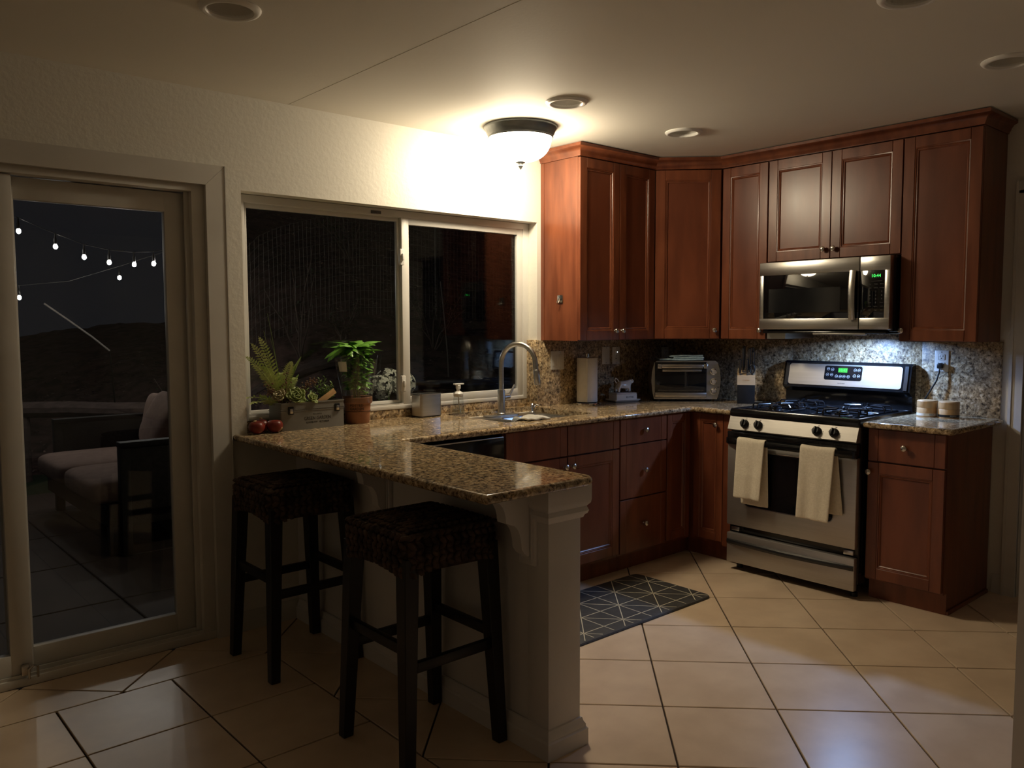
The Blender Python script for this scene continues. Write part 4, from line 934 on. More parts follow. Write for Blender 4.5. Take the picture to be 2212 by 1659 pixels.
for z in (0.066, 0.128, 0.190):
    m = MB(); m.lathe([(0.021, 0.0), (0.021, 0.003), (0.017, 0.005), (0.016, 0.020), (0.014, 0.023), (0, 0.023)], 24, (0.172, 0.0, z), '-y'); m.box(0.170, 0.174, -0.0245, -0.022, z, z + 0.014); m.build('dial', 'chrome', to)
fbox('power_mark', 'black_plastic', to, 0.196, 0.209, -0.001, 0.001, 0.090, 0.094)
ft = thing('folded_cloth', 'pale blue folded dish towel lying on top of the toaster oven', 'cloth', (-0.376, -0.386, ZT + 0.2585), -PI / 4)
for k, (a, b, z, c_) in enumerate([(-0.165, 0.115, 0.006, 0), (-0.075, 0.118, 0.019, 1), (-0.10, 0.112, 0.031, 2)]):
    m = MB(); th = 0.0062
    def ff(u, v, a=a, b=b, z=z, c_=c_):
        x = a + (b - a) * u; y = -0.03 + 0.13 * v
        return (x, y, z + 0.0015 * math.sin(u * 9 + c_ * 2) - 0.003 * (1 - u) * (c_ > 0) + 0.001 * math.sin(v * 7))
    m.grid(16, 8, ff); o = m.build('fold', 'blue_cloth', ft, angle=80); md = o.modifiers.new('t', 'SOLIDIFY'); md.thickness = 0.011; md.offset = 0; md = o.modifiers.new('b', 'BEVEL'); md.width = 0.004; md.segments = 2
# knife block
kb = thing('knife_block', 'black knife block with pale wood cap full of black handled knives', 'knife block', (-0.215, -0.735, ZT), math.radians(-58))
m_ = MB(); m_.box(-0.052, 0.052, -0.066, 0.066, 0.0, 0.116, bev=0.003); m_.build('base', 'black_matte', kb)
m_ = MB(); pr = [(-0.067, 0.116), (0.067, 0.116), (0.067, 0.212), (-0.067, 0.172)]; m_.prism(pr, -0.053, 0.053, lambda u, v, h: (h, u, v)); kc = m_.build('wood_cap', 'light_wood', kb)
text_obj('Cuisine', 0.014, 'brand_mark', 'bamboo', kc, (0.0, -0.0674, 0.146))
def bz(y): return 0.172 + (y + 0.067) / 0.134 * 0.040
ks = [(-0.038, -0.048, 0.098), (0.004, -0.048, 0.098), (-0.022, 0.0, 0.150), (0.018, 0.0, 0.150), (-0.015, 0.04, 0.150), (0.040, 0.01, 0.125), (0.036, 0.045, 0.140)]
for x, y, h in ks:
    z = bz(y); lean = 0.10
    m = MB(); m.box(-0.0075, 0.0075, -0.012, 0.012, 0.012, h, bev=0.0045); kk = m.build('knife', 'black_plastic', kb)
    kk.location = (x, y, z); kk.rotation_euler = (lean, 0, 0)
    MB().box(-0.006, 0.006, -0.010, 0.010, -0.012, 0.013, bev=0.002).build('bolster', 'steel_bright', kk)
    MB().box(-0.0085, -0.0070, -0.0135, -0.0115, 0.012, h - 0.004).box(-0.0012, 0.0012, -0.0130, -0.0115, 0.012, h - 0.003).build('tang', 'steel_bright', kk)
m_ = MB(); m_.tube([(0.034 + 0.014 * math.cos(a), -0.050, 0.215 + 0.026 * math.sin(a)) for a in [2 * PI * k / 14 for k in range(14)]], 0.005, 8, closed=True); m_.tube([(0.034, -0.050, 0.190), (0.034, -0.040, 0.165)], 0.006, 8); m_.build('scissor_handle', 'black_plastic', kb)
# salt and pepper cellars
for (x, y, lab, word, bm_, tm, dz_) in [(-0.165, -1.800, 'bamboo salt cellar with a white lettered band beside the range', 'SALT', 'plate_white', 'print_dark', 0.0), (-0.165, -1.908, 'bamboo pepper cellar with a black lettered band near the doorway', 'PEPPER', 'black_plastic', 'print_pale', 0.0)]:
    c = thing('spice_cellar', lab, 'container', (x, y, ZT)); r = 0.050
    MB().lathe([(0.0, 0), (r - 0.002, 0), (r, 0.002), (r, 0.046), (r - 0.001, 0.0475), (0.0, 0.0475)], 40).build('body', 'bamboo', c)
    MB().lathe([(0.0, 0.048), (r - 0.001, 0.048), (r, 0.0495), (r, 0.082), (r - 0.004, 0.086), (r - 0.010, 0.087), (0, 0.0872)], 40).build('lid', 'bamboo', c)
    MB().lathe([(r, 0.006), (r + 0.0006, 0.006), (r + 0.0006, 0.019), (r, 0.019)], 40, (0, 0, 0), 'z', False, False).build('band', bm_, c)
    text_obj(word, 0.011, 'lettering', tm, c, (0, 0, 0.0125), (PI / 2, 0, math.radians(-43)), bend=r + 0.0007)
# towels on the oven handle
def hand_towel(y0, y1, zf, zb, lab, seed, shift):
    w = y1 - y0; m = MB(); nu, nv = 18, 40
    bar_x, bar_z, r = -0.730, 0.770, 0.012
    fl = bar_z - zf; bl = bar_z - zb; L_ = fl + bl + PI * r
    def f(u, v):
        s = v * L_; wv = 0.005 * math.sin(u * 7 + seed) + 0.003 * math.sin(u * 15 + seed * 3)
        if s < bl:
            k = 1 - s / bl; d = r + 0.002 + (0.012 + wv * 0.5) * k; x = bar_x + d; z = zb + s; sh = shift * k
        elif s < bl + PI * r:
            a = (s - bl) / r; x = bar_x + r * math.cos(a); z = bar_z + r * 0.6 * math.sin(a) + 0.002 * math.sin(u * 6 + seed); sh = 0
        else:
            q = s - bl - PI * r; k = q / fl; x = bar_x - r - 0.002 - (0.004 + wv) * k - 0.003 * abs(math.sin(u * 5 + seed)) * k - (0.003 * math.exp(-((q - fl * 0.62) / 0.006) ** 2)); z = bar_z - q; sh = -0.012 * k
        return (x, -(y0 + w * (u * (1 - 0.10 * max(0, (v - 0.5)))) ) - sh, z)
    m.grid(nu, nv, f); o = m.build('hand_towel', 'linen', None, angle=80)
    md = o.modifiers.new('t', 'SOLIDIFY'); md.thickness = 0.007; md.offset = 0
    sm = o.modifiers.new('s', 'SUBSURF'); sm.levels = 1; sm.render_levels = 1
    tag(o, lab, 'towel'); return o
hand_towel(1.022, 1.196, 0.440, 0.400, 'folded beige linen towel on the oven handle nearer the narrow cabinet', 0.4, 0.004)
hand_towel(1.402, 1.592, 0.392, 0.430, 'longer beige linen towel on the oven handle nearer the end cabinet', 2.1, 0.030)

# ================================================================== KITCHEN MAT
mt = thing('kitchen_mat', 'charcoal anti fatigue mat with pale triangle line pattern on the tiles', 'mat', (0, 0, 0))
pl = rrect(-2.18, -1.160, -1.170, -0.655, 0.045)
m_ = MB(); m_.loft([[(x, y, 0.0005) for x, y in inset(pl, 0.002)], [(x, y, 0.004) for x, y in pl], [(x, y, 0.010) for x, y in inset(pl, 0.004)], [(x, y, 0.013) for x, y in inset(pl, 0.012)]]); m_.build('pad', 'mat_rubber', mt)
m_ = MB(); zl = 0.0134
def seg(a, b, w=0.0046):
    pa, pb = a, b
    for f in (lambda q: q[0] + 2.168, lambda q: -1.172 - q[0], lambda q: q[1] + 1.158, lambda q: -0.667 - q[1]):
        fa, fb = f(pa), f(pb)
        if fa < 0 and fb < 0: return
        if fa < 0: t = fa / (fa - fb); pa = (pa[0] + (pb[0] - pa[0]) * t, pa[1] + (pb[1] - pa[1]) * t)
        elif fb < 0: t = fb / (fb - fa); pb = (pb[0] + (pa[0] - pb[0]) * t, pb[1] + (pa[1] - pb[1]) * t)
    d = Vector((pb[0] - pa[0], pb[1] - pa[1])); 
    if d.length < 0.01: return
    n = Vector((-d.y, d.x)).normalized() * w / 2
    m_.poly([(pa[0] + n.x, pa[1] + n.y, zl), (pa[0] - n.x, pa[1] - n.y, zl), (pb[0] - n.x, pb[1] - n.y, zl), (pb[0] + n.x, pb[1] + n.y, zl)])
cw_, ch_ = 0.134, 0.146
for k in range(-12, 13):
    seg((-2.3, -1.095 + k * ch_), (-1.0, -1.095 + k * ch_)); seg((-1.237 + k * cw_, -1.3), (-1.237 + k * cw_, -0.5))
    for s_ in (-1, 1): seg((-1.237 + k * cw_ - 5 * cw_, -1.095 - s_ * 5 * ch_), (-1.237 + k * cw_ + 5 * cw_, -1.095 + s_ * 5 * ch_)) if k % 2 == 0 else None
m_.build('line_pattern', 'mat_line', mt, smooth=False)

# ================================================================== BAR STOOLS
def make_stool(loc, label):
    st = thing('bar_stool', label, 'bar stool', loc)
    a, zt = 0.188, 0.770
    def per(t, d=0.0, z=0):     # rounded square perimeter, t in 0..1
        r = 0.05; pl = rrect(-a + d, a - d, -a + d, a - d, max(r - d * 0.5, 0.012), 6); n = len(pl)
        # resample by length
        seg_ = []; tot = 0
        for i in range(n):
            q = Vector(pl[i]); w = Vector(pl[(i + 1) % n]); l = (w - q).length; seg_.append((q, w, l)); tot += l
        s = (t % 1) * tot
        for q, w, l in seg_:
            if s <= l and l > 0: k = q.lerp(w, s / l); tn = (w - q).normalized(); return k, Vector((tn.y, -tn.x)), tot
            s -= l
        return Vector(pl[0]), Vector((1, 0)), tot
    def zbot(p):      # arched lower edge: low at the corners
        e = max(abs(p.x), abs(p.y)); f = min(abs(p.x), abs(p.y)) / a
        return 0.652 - 0.030 * f ** 2.2
    N = 72; rings = []
    for (d, z) in ((0.004, 'b'), (0.0, 'b2'), (0.0, 0.715), (0.006, 0.738), (0.020, 0.756), (0.045, 0.766), (0.09, 0.771), (0.13, 0.772)):
        rg_ = []
        for k in range(N):
            p, nrm, tot = per(k / N, d)
            zz = zbot(p) if z == 'b' else (zbot(p) + 0.01 if z == 'b2' else z)
            rg_.append((p.x, p.y, zz))
        rings.append(rg_)
    m = MB(); m.loft(rings, True, True); m.build('seat', 'seagrass', st)
    m = MB(); rnd = random.Random(3)
    for row in range(6):
        for k in range(50):
            p, nrm, tot = per(k / 50, 0.0); zb = zbot(p); z = zb + 0.008 + row * ((0.752 - zb - 0.008) / 5)
            tg = Vector((-nrm.y, nrm.x, 0)); d3 = (tg * 0.75 + Vector((0, 0, 0.62 * (1 if (row % 2) else -1)))).normalized()
            ou = Vector((nrm.x, nrm.y, 0)); sd = ou.cross(d3)
            R_ = Matrix((d3, sd, ou)).transposed().to_4x4()
            j = 0.002 * rnd.uniform(-1, 1) - (0.010 if row == 5 else 0)
            m.ball((p.x + ou.x * (0.001 + j), p.y + ou.y * (0.001 + j), z), 0.0168, 6, 4, (1.15, 0.62, 0.50), R_)
    for i in range(14):
        for j in range(14):
            x = -a + 0.016 + i * (2 * a - 0.032) / 13; y = -a + 0.016 + j * (2 * a - 0.032) / 13
            ang = 0.6 if (j % 2) else -0.6
            e = max(abs(x), abs(y)); z = 0.771 - max(0, (e - 0.11)) ** 2 * 4.2
            m.ball((x, y, z), 0.0170, 6, 4, (1.15, 0.62, 0.45), Matrix.Rotation(ang + rnd.uniform(-0.15, 0.15), 4, 'Z'))
    w = m.build('weave', 'seagrass', st, angle=180); w['kind'] = 'stuff'
    bot = 0.187; top_ = 0.158
    for sx in (-1, 1):
        for sy in (-1, 1):
            m = MB(); c0 = (sx * bot, sy * bot); c1 = (sx * top_, sy * top_); h0, h1 = 0.019, 0.027
            m.loft([[(c0[0] + q * h0, c0[1] + r * h0, 0.0) for q, r in ((-1, -1), (1, -1), (1, 1), (-1, 1))], [(c1[0] + q * h1, c1[1] + r * h1, 0.690) for q, r in ((-1, -1), (1, -1), (1, 1), (-1, 1))]])
            lg = m.build('leg', 'dark_wood', st); bv = lg.modifiers.new('b', 'BEVEL'); bv.width = 0.003; bv.segments = 2
    def pos(z): return bot + (top_ - bot) * z / 0.69
    for ax, s, z in ((0, -1, 0.400), (0, 1, 0.378), (1, 1, 0.328), (1, -1, 0.342)):
        q = pos(z); m = MB()
        if ax == 0: m.box(s * q - 0.011, s * q + 0.011, -q, q, z - 0.017, z + 0.017, bev=0.003)
        else: m.box(-q, q, s * q - 0.011, s * q + 0.011, z - 0.017, z + 0.017, bev=0.003)
        m.build('stretcher', 'dark_wood', st)
    return st
st = make_stool((-3.112, -1.362, 0), 'dark woven seagrass bar stool at the free end of the breakfast bar')
s2 = copy_tree(st); s2.location = (-3.113, -0.430, 0); s2['label'] = 'dark woven seagrass bar stool close to the sliding glass door'
# ================================================================== PLANTS ON THE SILL END
px0, px1, py0, py1 = -2.985, -2.645, -0.055, 0.065
pb = thing('planter_box', 'grey tin planter box lettered GREEN GARDEN by the window', 'planter', ((px0 + px1) / 2, (py0 + py1) / 2, ZT), math.radians(2))
hx, hy, hz = 0.168, 0.060, 0.128
m_ = MB(); pl = rrect(-hx, hx, -hy, hy, 0.006, 3)
m_.loft([[(x, y, 0) for x, y in pl], [(x, y, hz) for x, y in pl], [(x, y, hz) for x, y in inset(pl, 0.005)], [(x, y, 0.07) for x, y in inset(pl, 0.006)]], True, True); bx_ = m_.build('box', 'tin_grey', pb)
m_ = MB()
for z in (0.088, 0.096): m_.box(-hx - 0.001, hx + 0.001, -hy - 0.002, -hy, z, z + 0.003); m_.box(-hx - 0.002, -hx, -hy, hy, z, z + 0.003)
pl2 = inset(pl, -0.003); m_.loft([[(x, y, hz - 0.004) for x, y in pl2], [(x, y, hz + 0.002) for x, y in pl2], [(x, y, hz + 0.002) for x, y in inset(pl, 0.004)], [(x, y, hz - 0.004) for x, y in inset(pl, 0.004)]], False, False)
m_.build('rim_bands', 'tin_grey', pb)
for x in (-0.118, 0.128):
    l_ = MB().box(x - 0.014, x + 0.014, -hy - 0.006, -hy, 0.074, 0.112, bev=0.003).build('latch', 'cast_iron', pb)
    MB().box(x - 0.008, x + 0.008, -hy - 0.010, -hy - 0.005, 0.080, 0.104, bev=0.002).build('latch_clip', 'nickel', l_)
text_obj('GREEN GARDEN', 0.0235, 'lettering', 'print_dark', pb, (0.022, -hy - 0.0003, 0.050), sx=0.82)
text_obj('FLOWER POT   VICTORIAN', 0.0125, 'lettering', 'print_dark', pb, (0.022, -hy - 0.0003, 0.031), sx=0.80)
text_obj('TRADITIONAL', 0.0085, 'lettering', 'print_grey', pb, (0.022, -hy - 0.0003, 0.070), sx=0.9)
m_ = MB(); m_.grid(12, 4, lambda u, v: (-hx + 0.008 + (2 * hx - 0.016) * u, -hy + 0.008 + (2 * hy - 0.016) * v, 0.104 + 0.008 * noise.noise(Vector((u * 9, v * 5, 2))))); m_.build('soil', 'soil', pb)
def frond(parent, path, n, lw, mat, name='frond', rnd=random):
    """fern frond along a 3d path with paired leaflets"""
    P = [Vector(p) for p in path]; m = MB()
    def at(t):
        s = t * (len(P) - 1); i = min(int(s), len(P) - 2); return P[i].lerp(P[i + 1], s - i), (P[i + 1] - P[i]).normalized()
    m.tube(P, [0.0022 * (1 - 0.7 * i / (len(P) - 1)) for i in range(len(P))], 5)
    side0 = Vector((0.80, -0.60, 0)).normalized()
    for k in range(n):
        t = 0.10 + 0.89 * k / n; p, d = at(t)
        sd = (side0 - d * side0.dot(d)).normalized(); L_ = lw * math.sin(PI * min(1, 0.16 + t * 0.86)) ** 0.6
        nm = d.cross(sd)
        for s in (-1, 1):
            dr = (sd * s + d * 0.45 + nm * rnd.uniform(-0.25, 0.25)).normalized(); w = lw * 0.16
            a = p; b = p + dr * L_ * 0.4 + d * w; c = p + dr * L_; e = p + dr * L_ * 0.4 - d * w
            m.poly([a, b, c - d * 0.0005, e])
    return m.build(name, mat, parent, smooth=False)
fn = thing('fern', 'pale green fern with upright feathery fronds in the tin planter', 'plant', (-2.945, 0.005, ZT + 0.106))
rnd = random.Random(5)
fr_ = [(-0.150, 0.0, 0.335, 0.02), (-0.105, 0.02, 0.365, 0.03), (-0.165, 0.03, 0.275, 0.02), (0.040, -0.01, 0.245, 0.05), (0.075, 0.0, 0.165, 0.03), (-0.130, 0.0, 0.235, -0.02), (0.015, 0.03, 0.19, 0.0), (-0.07, 0.03, 0.22, 0.0), (-0.17, 0.02, 0.08, -0.02), (-0.155, -0.01, 0.055, -0.03)]
for (ex, ey, ez, cv_) in fr_:
    path = [(ex * (t ** 1.25) + cv_ * t * t * 0.3, ey * t, ez * (t ** 0.9) - 0.03 * t ** 5) for t in [k / 9 for k in range(10)]]
    frond(fn, path, 20, 0.034 if ez > 0.1 else 0.038, 'fern_green', rnd=rnd)
for (ex, ez, b_) in [(-0.055, 0.44, 0.01), (-0.075, 0.36, 0.0), (-0.045, 0.33, 0.015)]:
    m_ = MB(); pts = [(ex * t + b_ * math.sin(PI * t), 0.01, ez * t) for t in [k / 10 for k in range(11)]]
    m_.tube(pts, [0.0038 * (1 - 0.8 * k / 10) for k in range(11)], 5, flat=0.35); m_.build('blade', 'grass_green', fn)
for (ex, ez) in [(0.105, 0.235), (0.075, 0.20), (0.09, 0.15)]:
    m_ = MB(); rings = []
    for k in range(9):
        t = k / 8; w = 0.010 * math.sin(PI * (0.05 + 0.93 * t)) ** 0.8; p = Vector((ex * t ** 1.3, 0.0, ez * t ** 0.85)); rings.append([(p.x + w * 0.5, p.y - w, p.z - 0.002), (p.x, p.y, p.z + 0.001), (p.x - w * 0.5, p.y + w, p.z + 0.002)])
    m_.loft(rings, False, False, False); m_.build('broad_blade', 'grass_green', fn)
bf = thing('brown_filler_plant', 'brown twiggy filler plant at the base of the fern', 'plant', (-2.93, -0.005, ZT + 0.106))
for q in range(12):
    m_ = MB(); a = rnd.uniform(-1.3, 1.3); ex = 0.075 * math.sin(a) + (0.06 if q > 8 else -0.03); ez = rnd.uniform(0.05, 0.15); ey = rnd.uniform(-0.03, 0.03)
    pts = [Vector((ex * t, ey * t, ez * t)) for t in (0, 0.3, 0.6, 1.0)]; m_.tube(pts, 0.0015, 4)
    for k in range(26):
        t = rnd.uniform(0.35, 1.05); p = Vector((ex * t, ey * t, ez * t)) + Vector((rnd.gauss(0, 0.010), rnd.gauss(0, 0.010), rnd.gauss(0, 0.010))); m_.ball(p, rnd.uniform(0.003, 0.0055), 5, 3)
    m_.build('twig', 'brown_plant', bf)
def rosette(c, R, n, mat, lab, tilt):
    th = thing('succulent', lab, 'plant', c); th.rotation_euler = tilt
    for k in range(n):
        ga = k * 2.39996; q = (k + 1) / n; r = R * (0.18 + 0.82 * q); el = (1 - q) * 1.15 + 0.10
        m = MB(); L_ = R * (0.45 + 0.55 * q); w = L_ * 0.42
        def f(u, v, L_=L_, w=w):
            s = u; ww = w * (math.sin(PI * (0.12 + 0.80 * s)) ** 0.75) * (v - 0.5) * 2
            if s > 0.97: ww *= 0.4
            return (L_ * s, ww, 0.12 * L_ * (2 * (v - 0.5)) ** 2 + 0.10 * L_ * s * s)
        m.grid(7, 4, f); o = m.build('leaf', mat, th, angle=80); md = o.modifiers.new('t', 'SOLIDIFY'); md.thickness = 0.003; md.offset = 0
        o.rotation_euler = (0, -el, ga); o.location = (0, 0, 0.004 * (1 - q))
    return th
rosette((-2.893, -0.045, ZT + 0.150), 0.056, 20, 'succulent', 'pale green succulent rosette at the front of the tin planter', (math.radians(48), 0, math.radians(-25)))
rosette((-2.974, -0.040, ZT + 0.160), 0.040, 13, 'succulent_pink', 'pinkish cream succulent rosette tucked beside the fern', (math.radians(50), 0, math.radians(-40)))
rosette((-2.816, -0.045, ZT + 0.140), 0.036, 12, 'succulent', 'small olive succulent rosette hanging over the planter rim', (math.radians(55), 0, math.radians(10)))
for k, (x, y, r, lab) in enumerate([(-2.83, -0.022, 0.030, 'small dark green trailing plant under the rosettes in the planter')]):
    th = thing('trailing_plant', lab, 'plant', (x, y, ZT + 0.108))
    for q in range(22):
        a = rnd.uniform(0, 2 * PI); el = rnd.uniform(0.1, 1.3); p = Vector((math.cos(a) * math.cos(el), math.sin(a) * math.cos(el) * 0.6, math.sin(el) * 0.7)) * r * rnd.uniform(0.7, 1.2)
        m_ = MB(); m_.ball(p, 0.010, 6, 4, (1, 0.7, 0.4), Matrix.Rotation(a, 4, 'Z')); m_.build('leaf', 'sprig', th)
sp = thing('rosemary_sprig', 'bushy green rosemary like plant at the end of the tin planter', 'plant', (-2.735, -0.012, ZT + 0.106))
stems = [(-0.100, 0.085, 0), (-0.02, 0.125, 0), (0.02, 0.13, 0.02), (0.055, 0.085, 0), (-0.03, 0.095, 0.02), (0.035, 0.105, -0.02), (0.0, 0.09, -0.03), (0.07, 0.055, 0.0), (0.045, 0.04, -0.02), (-0.005, 0.07, 0.03)]
for ex, ez, ey in stems:
    m_ = MB(); pts = [Vector((ex * t ** 1.3, ey * t, ez * t)) for t in [k / 6 for k in range(7)]]; m_.tube(pts, 0.0018, 5); s_ = m_.build('sprig_stem', 'stem', sp)
    m_ = MB()
    for k in range(20):
        t = 0.35 + 0.65 * k / 19; p = Vector((ex * t ** 1.3, ey * t, ez * t)); a = k * 2.4; dr = Vector((math.cos(a), math.sin(a) * 0.8, 0.5)).normalized(); L_ = 0.023 if ex < -0.05 else 0.022
        up = Vector((0, 0, 1)); sd = dr.cross(up).normalized() * 0.0042
        m_.poly([p, p + dr * L_ * 0.5 + sd, p + dr * L_, p + dr * L_ * 0.5 - sd])
    m_.build('needles', 'sprig', s_, smooth=False)
tp = thing('wooden_tag', 'small tan wooden plank leaning inside the tin planter', 'tag', (-2.790, -0.042, ZT + 0.112), 0)
bw = MB().box(-0.014, 0.014, -0.004, 0.004, -0.01, 0.118, bev=0.002).build('plank', 'bamboo', tp); bw.rotation_euler = (0, math.radians(58), 0)

# ---- tomatoes
for k, (x, y, r, lab) in enumerate([(-3.016, -0.070, 0.037, 'round red tomato beside the tin planter'), (-3.062, -0.022, 0.038, 'dark red tomato in the middle of three by the planter'), (-3.100, -0.062, 0.036, 'shaded red tomato closest to the door wall')]):
    t_ = thing('tomato', lab, 'tomato', (x, y, ZT), 0, 'tomatoes by the planter')
    m_ = MB(); n = 24; rings = []
    for j in range(1, 12):
        th = PI * j / 12; rr = r * math.sin(th); zz = r * 0.86 * (1 - math.cos(th))
        if j > 9: zz -= (j - 9) * r * 0.07
        rings.append([(rr * (1 + 0.03 * math.cos(5 * 2 * PI * q / n)) * math.cos(2 * PI * q / n), rr * (1 + 0.03 * math.cos(5 * 2 * PI * q / n)) * math.sin(2 * PI * q / n), zz) for q in range(n)])
    m_.loft(rings, True, True); tb_ = m_.build('fruit', 'tomato', t_, angle=70)
    dv = Vector(((0.50, -0.78, -0.38), (0.1, 0.2, 1.0), (-0.3, -0.2, 1.0))[k]).normalized(); pc = Vector((0, 0, r * 0.86)) + Vector((dv.x * r, dv.y * r, dv.z * r * 0.86)) * 0.985
    MB().ball(pc, r * 0.20, 10, 6, (1, 1, 0.35), dv.to_track_quat('Z', 'Y').to_matrix().to_4x4()).build('stem_scar', 'tomato_scar', t_)

# ---- basil in sleeve
BX, BY = -2.535, 0.010
bpot = thing('terracotta_pot', 'terracotta pot lettered POTTED GARDEN under the basil', 'pot', (BX, BY, ZT))
MB().lathe([(0.0, 0.0), (0.056, 0.0), (0.058, 0.003), (0.066, 0.098), (0.072, 0.100), (0.074, 0.104), (0.075, 0.130), (0.072, 0.132), (0.068, 0.130), (0.066, 0.112), (0.0, 0.110)], 36).build('pot', 'terracotta', bpot)
text_obj('POTTED', 0.018, 'lettering', 'print_dark', bpot, (0, 0, 0.092), (PI / 2, 0, math.radians(-34)), bend=0.0670); text_obj('GARDEN', 0.018, 'lettering', 'print_dark', bpot, (0, 0, 0.074), (PI / 2, 0, math.radians(-34)), bend=0.0655)
MB().lathe([(0.0655, 0.060), (0.0643, 0.060), (0.0643, 0.062), (0.0655, 0.062)], 36, (0, 0, 0), 'z', False, False).build('printed_line', 'print_dark', bpot)
bs_ = thing('basil_plant', 'bushy bright green basil plant inside a clear sleeve', 'plant', (BX, BY, ZT + 0.110))
leafm = []
for v_ in range(3):
    m_ = MB(); cup = (0.22, 0.34, 0.15)[v_]
    def f(u, v, cup=cup):
        w = 0.36 * math.sin(PI * (0.03 + 0.95 * u)) ** 0.8 * (1 - 0.25 * u); s = (v - 0.5) * 2
        return (u - 0.02, w * s, -0.62 * u * u + cup * (1 - s * s) * 0.5 * math.sin(PI * u) + 0.02 * math.sin(u * 16) * abs(s))
    m_.grid(8, 6, f); me = m_.mesh('leaf', angle=80); me.materials.append(M['basil']); leafm.append(me)
rnd = random.Random(11)
tops = []
for k in range(9):
    a = 2 * PI * k / 9 + 0.3; r = 0.052 if k < 7 else 0.015; h = rnd.uniform(0.225, 0.285)
    ex, ey = r * math.cos(a), r * math.sin(a) * 0.8
    m_ = MB(); m_.tube([(ex * 0.3, ey * 0.3, 0.0), (ex * 0.6, ey * 0.6, h * 0.5), (ex, ey, h)], 0.0028, 6); m_.build('stalk', 'stem', bs_); tops.append((ex, ey, h))
def sleeve_r(z): return 0.072 + 0.040 * max(0.0, min(1.0, (z - 0.118) / 0.215)) ** 0.9, 1.0 - 0.12 * max(0.0, min(1.0, (z - 0.118) / 0.215))
def pierces(p, R_, L_):
    """does a leaf of length L_ cross the sleeve film (or the pot rim) below its open top?"""
    for s_ in (-0.30, 0.0, 0.30):
        inside = True
        for k in range(13):
            u = k / 12; q = Vector(p) + R_ @ (Vector((u, s_ * math.sin(PI * u), -0.62 * u * u)) * L_)
            z = q.z + 0.110; r_, f_ = sleeve_r(z); rad = math.hypot(q.x, q.y / f_)
            now = rad < r_ * 0.93
            if inside and not now and z < 0.352: return True
            if not inside and now and z < 0.352: return True
            inside = now
    return False
def put_leaf(p, az, el, L_):
    from mathutils import Euler
    e = Euler((rnd.uniform(-0.3, 0.3), -el, az))
    R_ = e.to_matrix()
    while L_ > 0.016 and pierces(p, R_, L_): L_ *= 0.9
    if L_ <= 0.016:
        L_ = 0.030; e = Euler((0, -1.25, az)); 
    o = bpy.data.objects.new('leaf', leafm[rnd.randrange(3)]); link(o, bs_); o.location = p; o.scale = (L_, L_, L_); o.rotation_euler = e
for (ex, ey, h) in tops:
    a0 = math.atan2(ey, ex)
    for q in range(4): put_leaf((ex, ey, h), a0 + q * PI / 2 + rnd.uniform(-0.3, 0.3), rnd.uniform(0.0, 0.95), rnd.uniform(0.070, 0.100))
    for q in range(3): put_leaf((ex * 0.85, ey * 0.85, h * 0.75), a0 + rnd.uniform(-1.6, 1.6), rnd.uniform(0.2, 0.7), rnd.uniform(0.055, 0.078))
    for q in range(5): put_leaf((ex * 0.6, ey * 0.6, h * 0.40 + rnd.uniform(-0.04, 0.05)), a0 + rnd.uniform(-1.6, 1.6), rnd.uniform(0.3, 0.9), rnd.uniform(0.036, 0.055))
for q in range(5): put_leaf((-0.060, -0.016 + q * 0.008, 0.256), PI + rnd.uniform(-0.5, 0.5) + 0.3, 0.22 - 0.03 * q, 0.105)
for q in range(96):
    a = 2 * PI * q / 96 * 9.0 + rnd.uniform(-0.2, 0.2); z = 0.045 + 0.20 * (q / 96) + rnd.uniform(-0.02, 0.02); r = 0.030 + 0.10 * z
    put_leaf((r * math.cos(a), r * 0.85 * math.sin(a), z), a + rnd.uniform(-0.5, 0.5), rnd.uniform(0.1, 0.9), rnd.uniform(0.045, 0.072))
m_ = MB(); n = 40; rings = []
for j in range(12):
    t = j / 11; z = 0.118 + 0.215 * t; r = 0.072 + 0.040 * t ** 0.9
    if j == 0: r = 0.0768; z = 0.104
    if j == 1: r = 0.0772
    rings.append([((r + 0.0035 * math.sin(7 * 2 * PI * k / n + t * 3) * t) * math.cos(2 * PI * k / n), (r + 0.0035 * math.sin(7 * 2 * PI * k / n + t * 3) * t) * (1.0 - 0.12 * t) * math.sin(2 * PI * k / n), z + (0.012 * math.sin(2 * 2 * PI * k / n + 0.8) * t ** 3)) for k in range(n)])
m_.loft(rings, False, False); sl_ = m_.build('plastic_sleeve', 'sleeve_film', None, angle=80); sl_.location = (BX, BY, ZT); tag(sl_, 'clear cellophane sleeve wrapped around the basil', 'plastic sleeve')

m_ = MB(); m_.grid(6, 4, lambda u, v: ((0.1035 + 0.010 * v) * math.cos(3.25 + 0.50 * u), (0.1035 + 0.010 * v) * 0.88 * math.sin(3.25 + 0.50 * u), 0.262 + 0.050 * v)); m_.build('sleeve_label', 'plate_white', sl_)
m_ = MB(); m_.box(-0.0015, 0.0015, -0.006, 0.006, 0.12, 0.345, mtx=Matrix.Translation(Vector((0.088, -0.02, 0))) @ Matrix.Rotation(0.12, 4, 'Y')); m_.build('sleeve_seam', 'sleeve_film', sl_)
